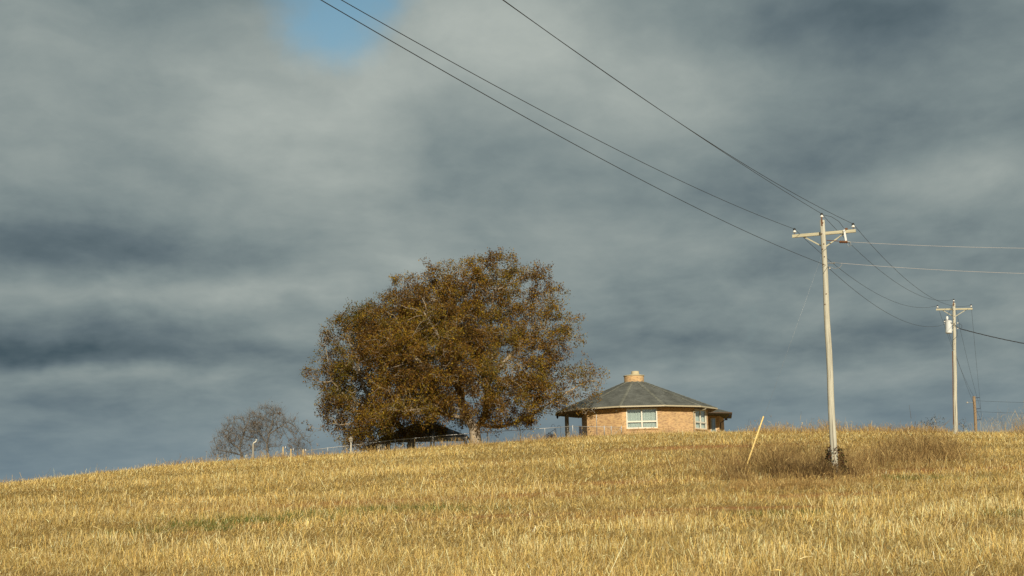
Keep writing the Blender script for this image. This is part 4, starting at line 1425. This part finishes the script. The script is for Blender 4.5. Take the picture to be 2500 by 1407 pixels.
for path in (rp, rp2):
    for a, b in zip(path[:-1], path[1:]):
        L = (b - a).length; t = (b - a) / L
        hgt = 1.1
        for s in (-1, 1):
            u = -hgt
            while u < L + hgt:
                # diagonal from the rail down, clipped to the bay
                ua, ub = (u, u + hgt) if s > 0 else (u + hgt, u)
                ta, tb_ = 0.0, 1.0
                lo, hi = min(ua, ub), max(ua, ub)
                c0 = max(0, lo); c1 = min(L, hi)
                if c1 > c0:
                    f0, f1 = (c0 - ua) / (ub - ua), (c1 - ua) / (ub - ua)
                    mb.tube([a + t * c0 - Vector((0, 0, hgt * f0 + .02)), a + t * c1 - Vector((0, 0, hgt * f1 + .02))], .0018, 3, False)
                u += .09
o = mb.build('wire_mesh', M['steel'], fence); o['kind'] = 'stuff'

# birdhouse on a white post
p = at(857, 1090, 120.5)
bh = empty('birdhouse', (p.x, p.y, gz(p.x, p.y)))
tag(bh, 'small peaked birdhouse on a pale post by the fence', 'birdhouse')
zt = at(857, 1079, 120.5).z - gz(p.x, p.y)
MB().box((0, 0, zt / 2 - .1), (.12, .12, zt + .2)).build('post', M['white'], bh)
MB().box((0, 0, zt + .11), (.26, .24, .22)).build('box', M['grey_wood'], bh)
MB().add([(-.2, -.18, zt + .2), (.2, -.18, zt + .2), (0, -.18, zt + .46), (-.2, .18, zt + .2), (.2, .18, zt + .2), (0, .18, zt + .46)], [(0, 1, 2), (5, 4, 3), (0, 2, 5, 3), (1, 4, 5, 2), (0, 3, 4, 1)]).build('roof', M['grey_wood'], bh)
MB().tube([(0, -.125, zt + .13), (0, -.119, zt + .13)], .03, 10).build('entrance_hole', M['black_glaze'], bh)

# water hydrant post
p = at(618, 1100, 119.5)
zg = gz(p.x, p.y); zt = at(618, 1084, 119.5).z - zg
hy = empty('yard_hydrant', (p.x, p.y, zg))
tag(hy, 'grey post with pale spigot head in front of the bare trees', 'hydrant')
MB().box((0, 0, zt / 2 - .1), (.15, .12, zt + .2)).build('post', M['grey_wood'], hy)
MB().tube([(0, 0, zt), (.06, 0, zt + .10), (.20, 0, zt + .16), (.27, 0, zt + .30)], [.05, .045, .05, .03], 8).build('spout', M['white_frame'], hy, True)
MB().tube([(.20, 0, zt + .36), (.34, 0, zt + .34)], .028, 6).build('handle', M['white_frame'], hy)
# wooden fence posts with white insulators
for i, (px, top, label) in enumerate([(691, 1091, 'tan wooden stake with cut top, left one by the bare bush'), (710, 1096, 'tan wooden stake, right one in front of the bare bush'), (739, 1097, 'short slanting tan stake right of the bare bush')]):
    p = at(px, 1105, 119.0); zg = gz(p.x, p.y); zt = at(px, top, 119.0).z - zg
    po = empty('wooden_stake', (p.x, p.y, zg), (0, (0, 0, .06)[i], 0))
    tag(po, label, 'stake', 'stakes by the bare bush')
    MB().tube([(0, 0, -.2), (.01, 0, zt * .6), (0, .01, zt)], [.07, .065, .055], 8).build('shaft', M['tan_wood'], po)
    MB().box((.2, .01, zt - .05), (.035, .035, .16)).build('insulator', M['porcelain'], po)
    MB().bar((.0, 0, zt - .08), (.2, .01, zt - .08), .012).build('pin', M['rust'], po)

# open pavilion in the shade behind the oak
pv = at(1050, 1060, 134.0); PZ = gz(pv.x, pv.y)
pav = empty('garden_pavilion', (pv.x, pv.y, PZ))
tag(pav, 'dark open-sided pavilion with low hip roof, shaded behind the oak trunk', 'pavilion')
ex0 = at(930, 1075, 132).x - pv.x; ex1 = at(1142, 1066, 132).x - pv.x
ez = at(1142, 1064, 132).z - PZ; pz = at(1045, 1036, 134).z - PZ
mb = MB()
E = [Vector((ex0, -2.2, ez)), Vector((ex1, -2.2, ez)), Vector((ex1, 3.2, ez)), Vector((ex0, 3.2, ez))]
r0, r1 = Vector((ex0 + 2.6, .5, pz)), Vector((ex1 - 2.9, .5, pz))
mb.add(E + [r0, r1] + [q - Vector((0, 0, .12)) for q in E], [(0, 1, 5, 4), (1, 2, 5), (2, 3, 4, 5), (3, 0, 4), (6, 7, 1, 0), (7, 8, 2, 1), (8, 9, 3, 2), (9, 6, 0, 3), (9, 8, 7, 6)])
mb.build('roof', M['dark_shingle'], pav)
for i in range(3):
    MB().box(((ex0 + ex1) / 2, -2.23 + .02 * i, ez - .18 - .13 * i), (ex1 - ex0 - .1, .03, .12)).build('fascia_board', M['siding'], pav)
for x in (ex0 + .3, ex0 + 2.6, (ex0 + ex1) / 2 + .6, ex1 - .3):
    for y in (-2.0, 2.9):
        MB().box((x, y, ez / 2 - .3), (.14, .14, ez + .5)).build('post', M['dark_metal'], pav)
# lean-to left of it
q = at(905, 1090, 131.0); LZ = gz(q.x, q.y)
lt = empty('lean_to_shed', (q.x, q.y, LZ))
tag(lt, 'low dark lean-to shed with sloping roof left of the pavilion', 'shed')
a = at(878, 1096, 130) - lt.location; b = at(945, 1066, 130) - lt.location
mb = MB(); up = Vector((0, 0, .09)); bk = Vector((0, 3.0, 0))
mb.add([a, b, b + bk, a + bk, a - up, b - up, b + bk - up, a + bk - up], [(0, 1, 2, 3), (7, 6, 5, 4), (0, 4, 5, 1), (1, 5, 6, 2), (2, 6, 7, 3), (3, 7, 4, 0)])
mb.build('roof', M['siding'], lt)
mb = MB()
mb.add([Vector((a.x + .5, .3, -.3)), Vector((b.x, .3, -.3)), Vector((b.x, .3, b.z - .12)), Vector((a.x + .5, .3, a.z + .1)),
        Vector((a.x + .5, 2.4, -.3)), Vector((b.x, 2.4, -.3)), Vector((b.x, 2.4, b.z - .12)), Vector((a.x + .5, 2.4, a.z + .1))],
       [(0, 1, 2, 3), (7, 6, 5, 4), (0, 4, 5, 1), (1, 5, 6, 2), (3, 2, 6, 7), (0, 3, 7, 4)])
mb.build('wall', M['dark_shingle'], lt)
p = at(931, 1095, 124.5); zg = gz(p.x, p.y)
gb = empty('utility_cabinet', (p.x, p.y, zg))
tag(gb, 'grey metal utility cabinet in front of the lean-to shed', 'cabinet')
MB().box((0, 0, .3), (.72, .6, 1.0)).build('body', M['grey_box'], gb)
MB().box((0, 0, .83), (.78, .66, .05)).build('lid', M['steel'], gb)

# porch things: handrail, shepherd hooks, chair
p = at(1357, 1060, 126.5); zg = gz(p.x, p.y)
hr = empty('porch_handrail', (p.x, p.y, zg))
tag(hr, 'dark blue sloping handrail of the steps left of the porch', 'handrail')
t0 = at(1357, 1047, 126.5) - hr.location; t1 = at(1328, 1066, 126.5) - hr.location
MB().tube([t1, t0], .025, 6).build('rail', M['dark_metal'], hr)
for f in (0, .45, 1):
    q = t0.lerp(t1, f)
    MB().tube([(q.x, q.y, -.2), q], .022, 6).build('baluster', M['dark_metal'], hr)
for px, top, label in [(1355, 1036, 'left curved iron plant hook beside the porch post'), (1369, 1038.5, 'right curved iron plant hook beside the porch post')]:
    p = at(px, 1055, 125.5); zg = gz(p.x, p.y); zt = at(px, top, 125.5).z - zg
    pts = [(0, 0, -.1), (0, 0, zt - .18)] + [(-.14 + .14 * math.cos(t), 0, zt - .16 + .14 * math.sin(t)) for t in np.linspace(0, math.pi, 9)] + [(-.30, 0, zt - .26), (-.34, 0, zt - .2)]
    h = MB().tube(pts, .016, 6).build('plant_hook', M['dark_metal'], None, True)
    h.location = (p.x, p.y, zg)
    tag(h, label, 'plant hook', 'plant hooks by the porch')
p = at(1424, 1058, 126.5); zg = gz(p.x, p.y)
chr_ = empty('patio_chair', (p.x, p.y, zg), (0, 0, R(60)))
tag(chr_, 'dark patio chair at the porch end of the brick wall', 'chair')
MB().box((0, 0, .48), (.52, .52, .07)).build('seat', M['dark_metal'], chr_)
mb = MB()
for i in range(5):
    mb.box((-.20 + .10 * i, .28 + .0, .84), (.07, .03, .70))
mb.box((0, .285, 1.21), (.52, .04, .08))
mb.build('backrest', M['dark_metal'], chr_)
for x in (-.23, .23):
    for y in (-.23, .25):
        MB().bar((x, y, -.05), (x, y, .47), .045).build('leg', M['dark_metal'], chr_)
    MB().box((x * 1.1, .0, .70), (.06, .52, .04)).build('armrest', M['dark_metal'], chr_)
# potted plants at the steps
p = at(1345, 1066, 125.5); zg = gz(p.x, p.y)
o = link('flower_bed_plant', np_mesh('flower_bed_plant', *leaves(np.array([(p.x + rng.normal(0, .28), p.y + rng.normal(0, .2), zg + rng.uniform(.2, .62)) for _ in range(90)]), 4, .06, .11,
         np.array([(.05, .055, .02), (.09, .075, .03), (.12, .05, .03)]), (.4, .3, .3), 4)), M['leaf'])
tag(o, 'dark leafy plant at the foot of the porch steps', 'plant', kind='stuff')
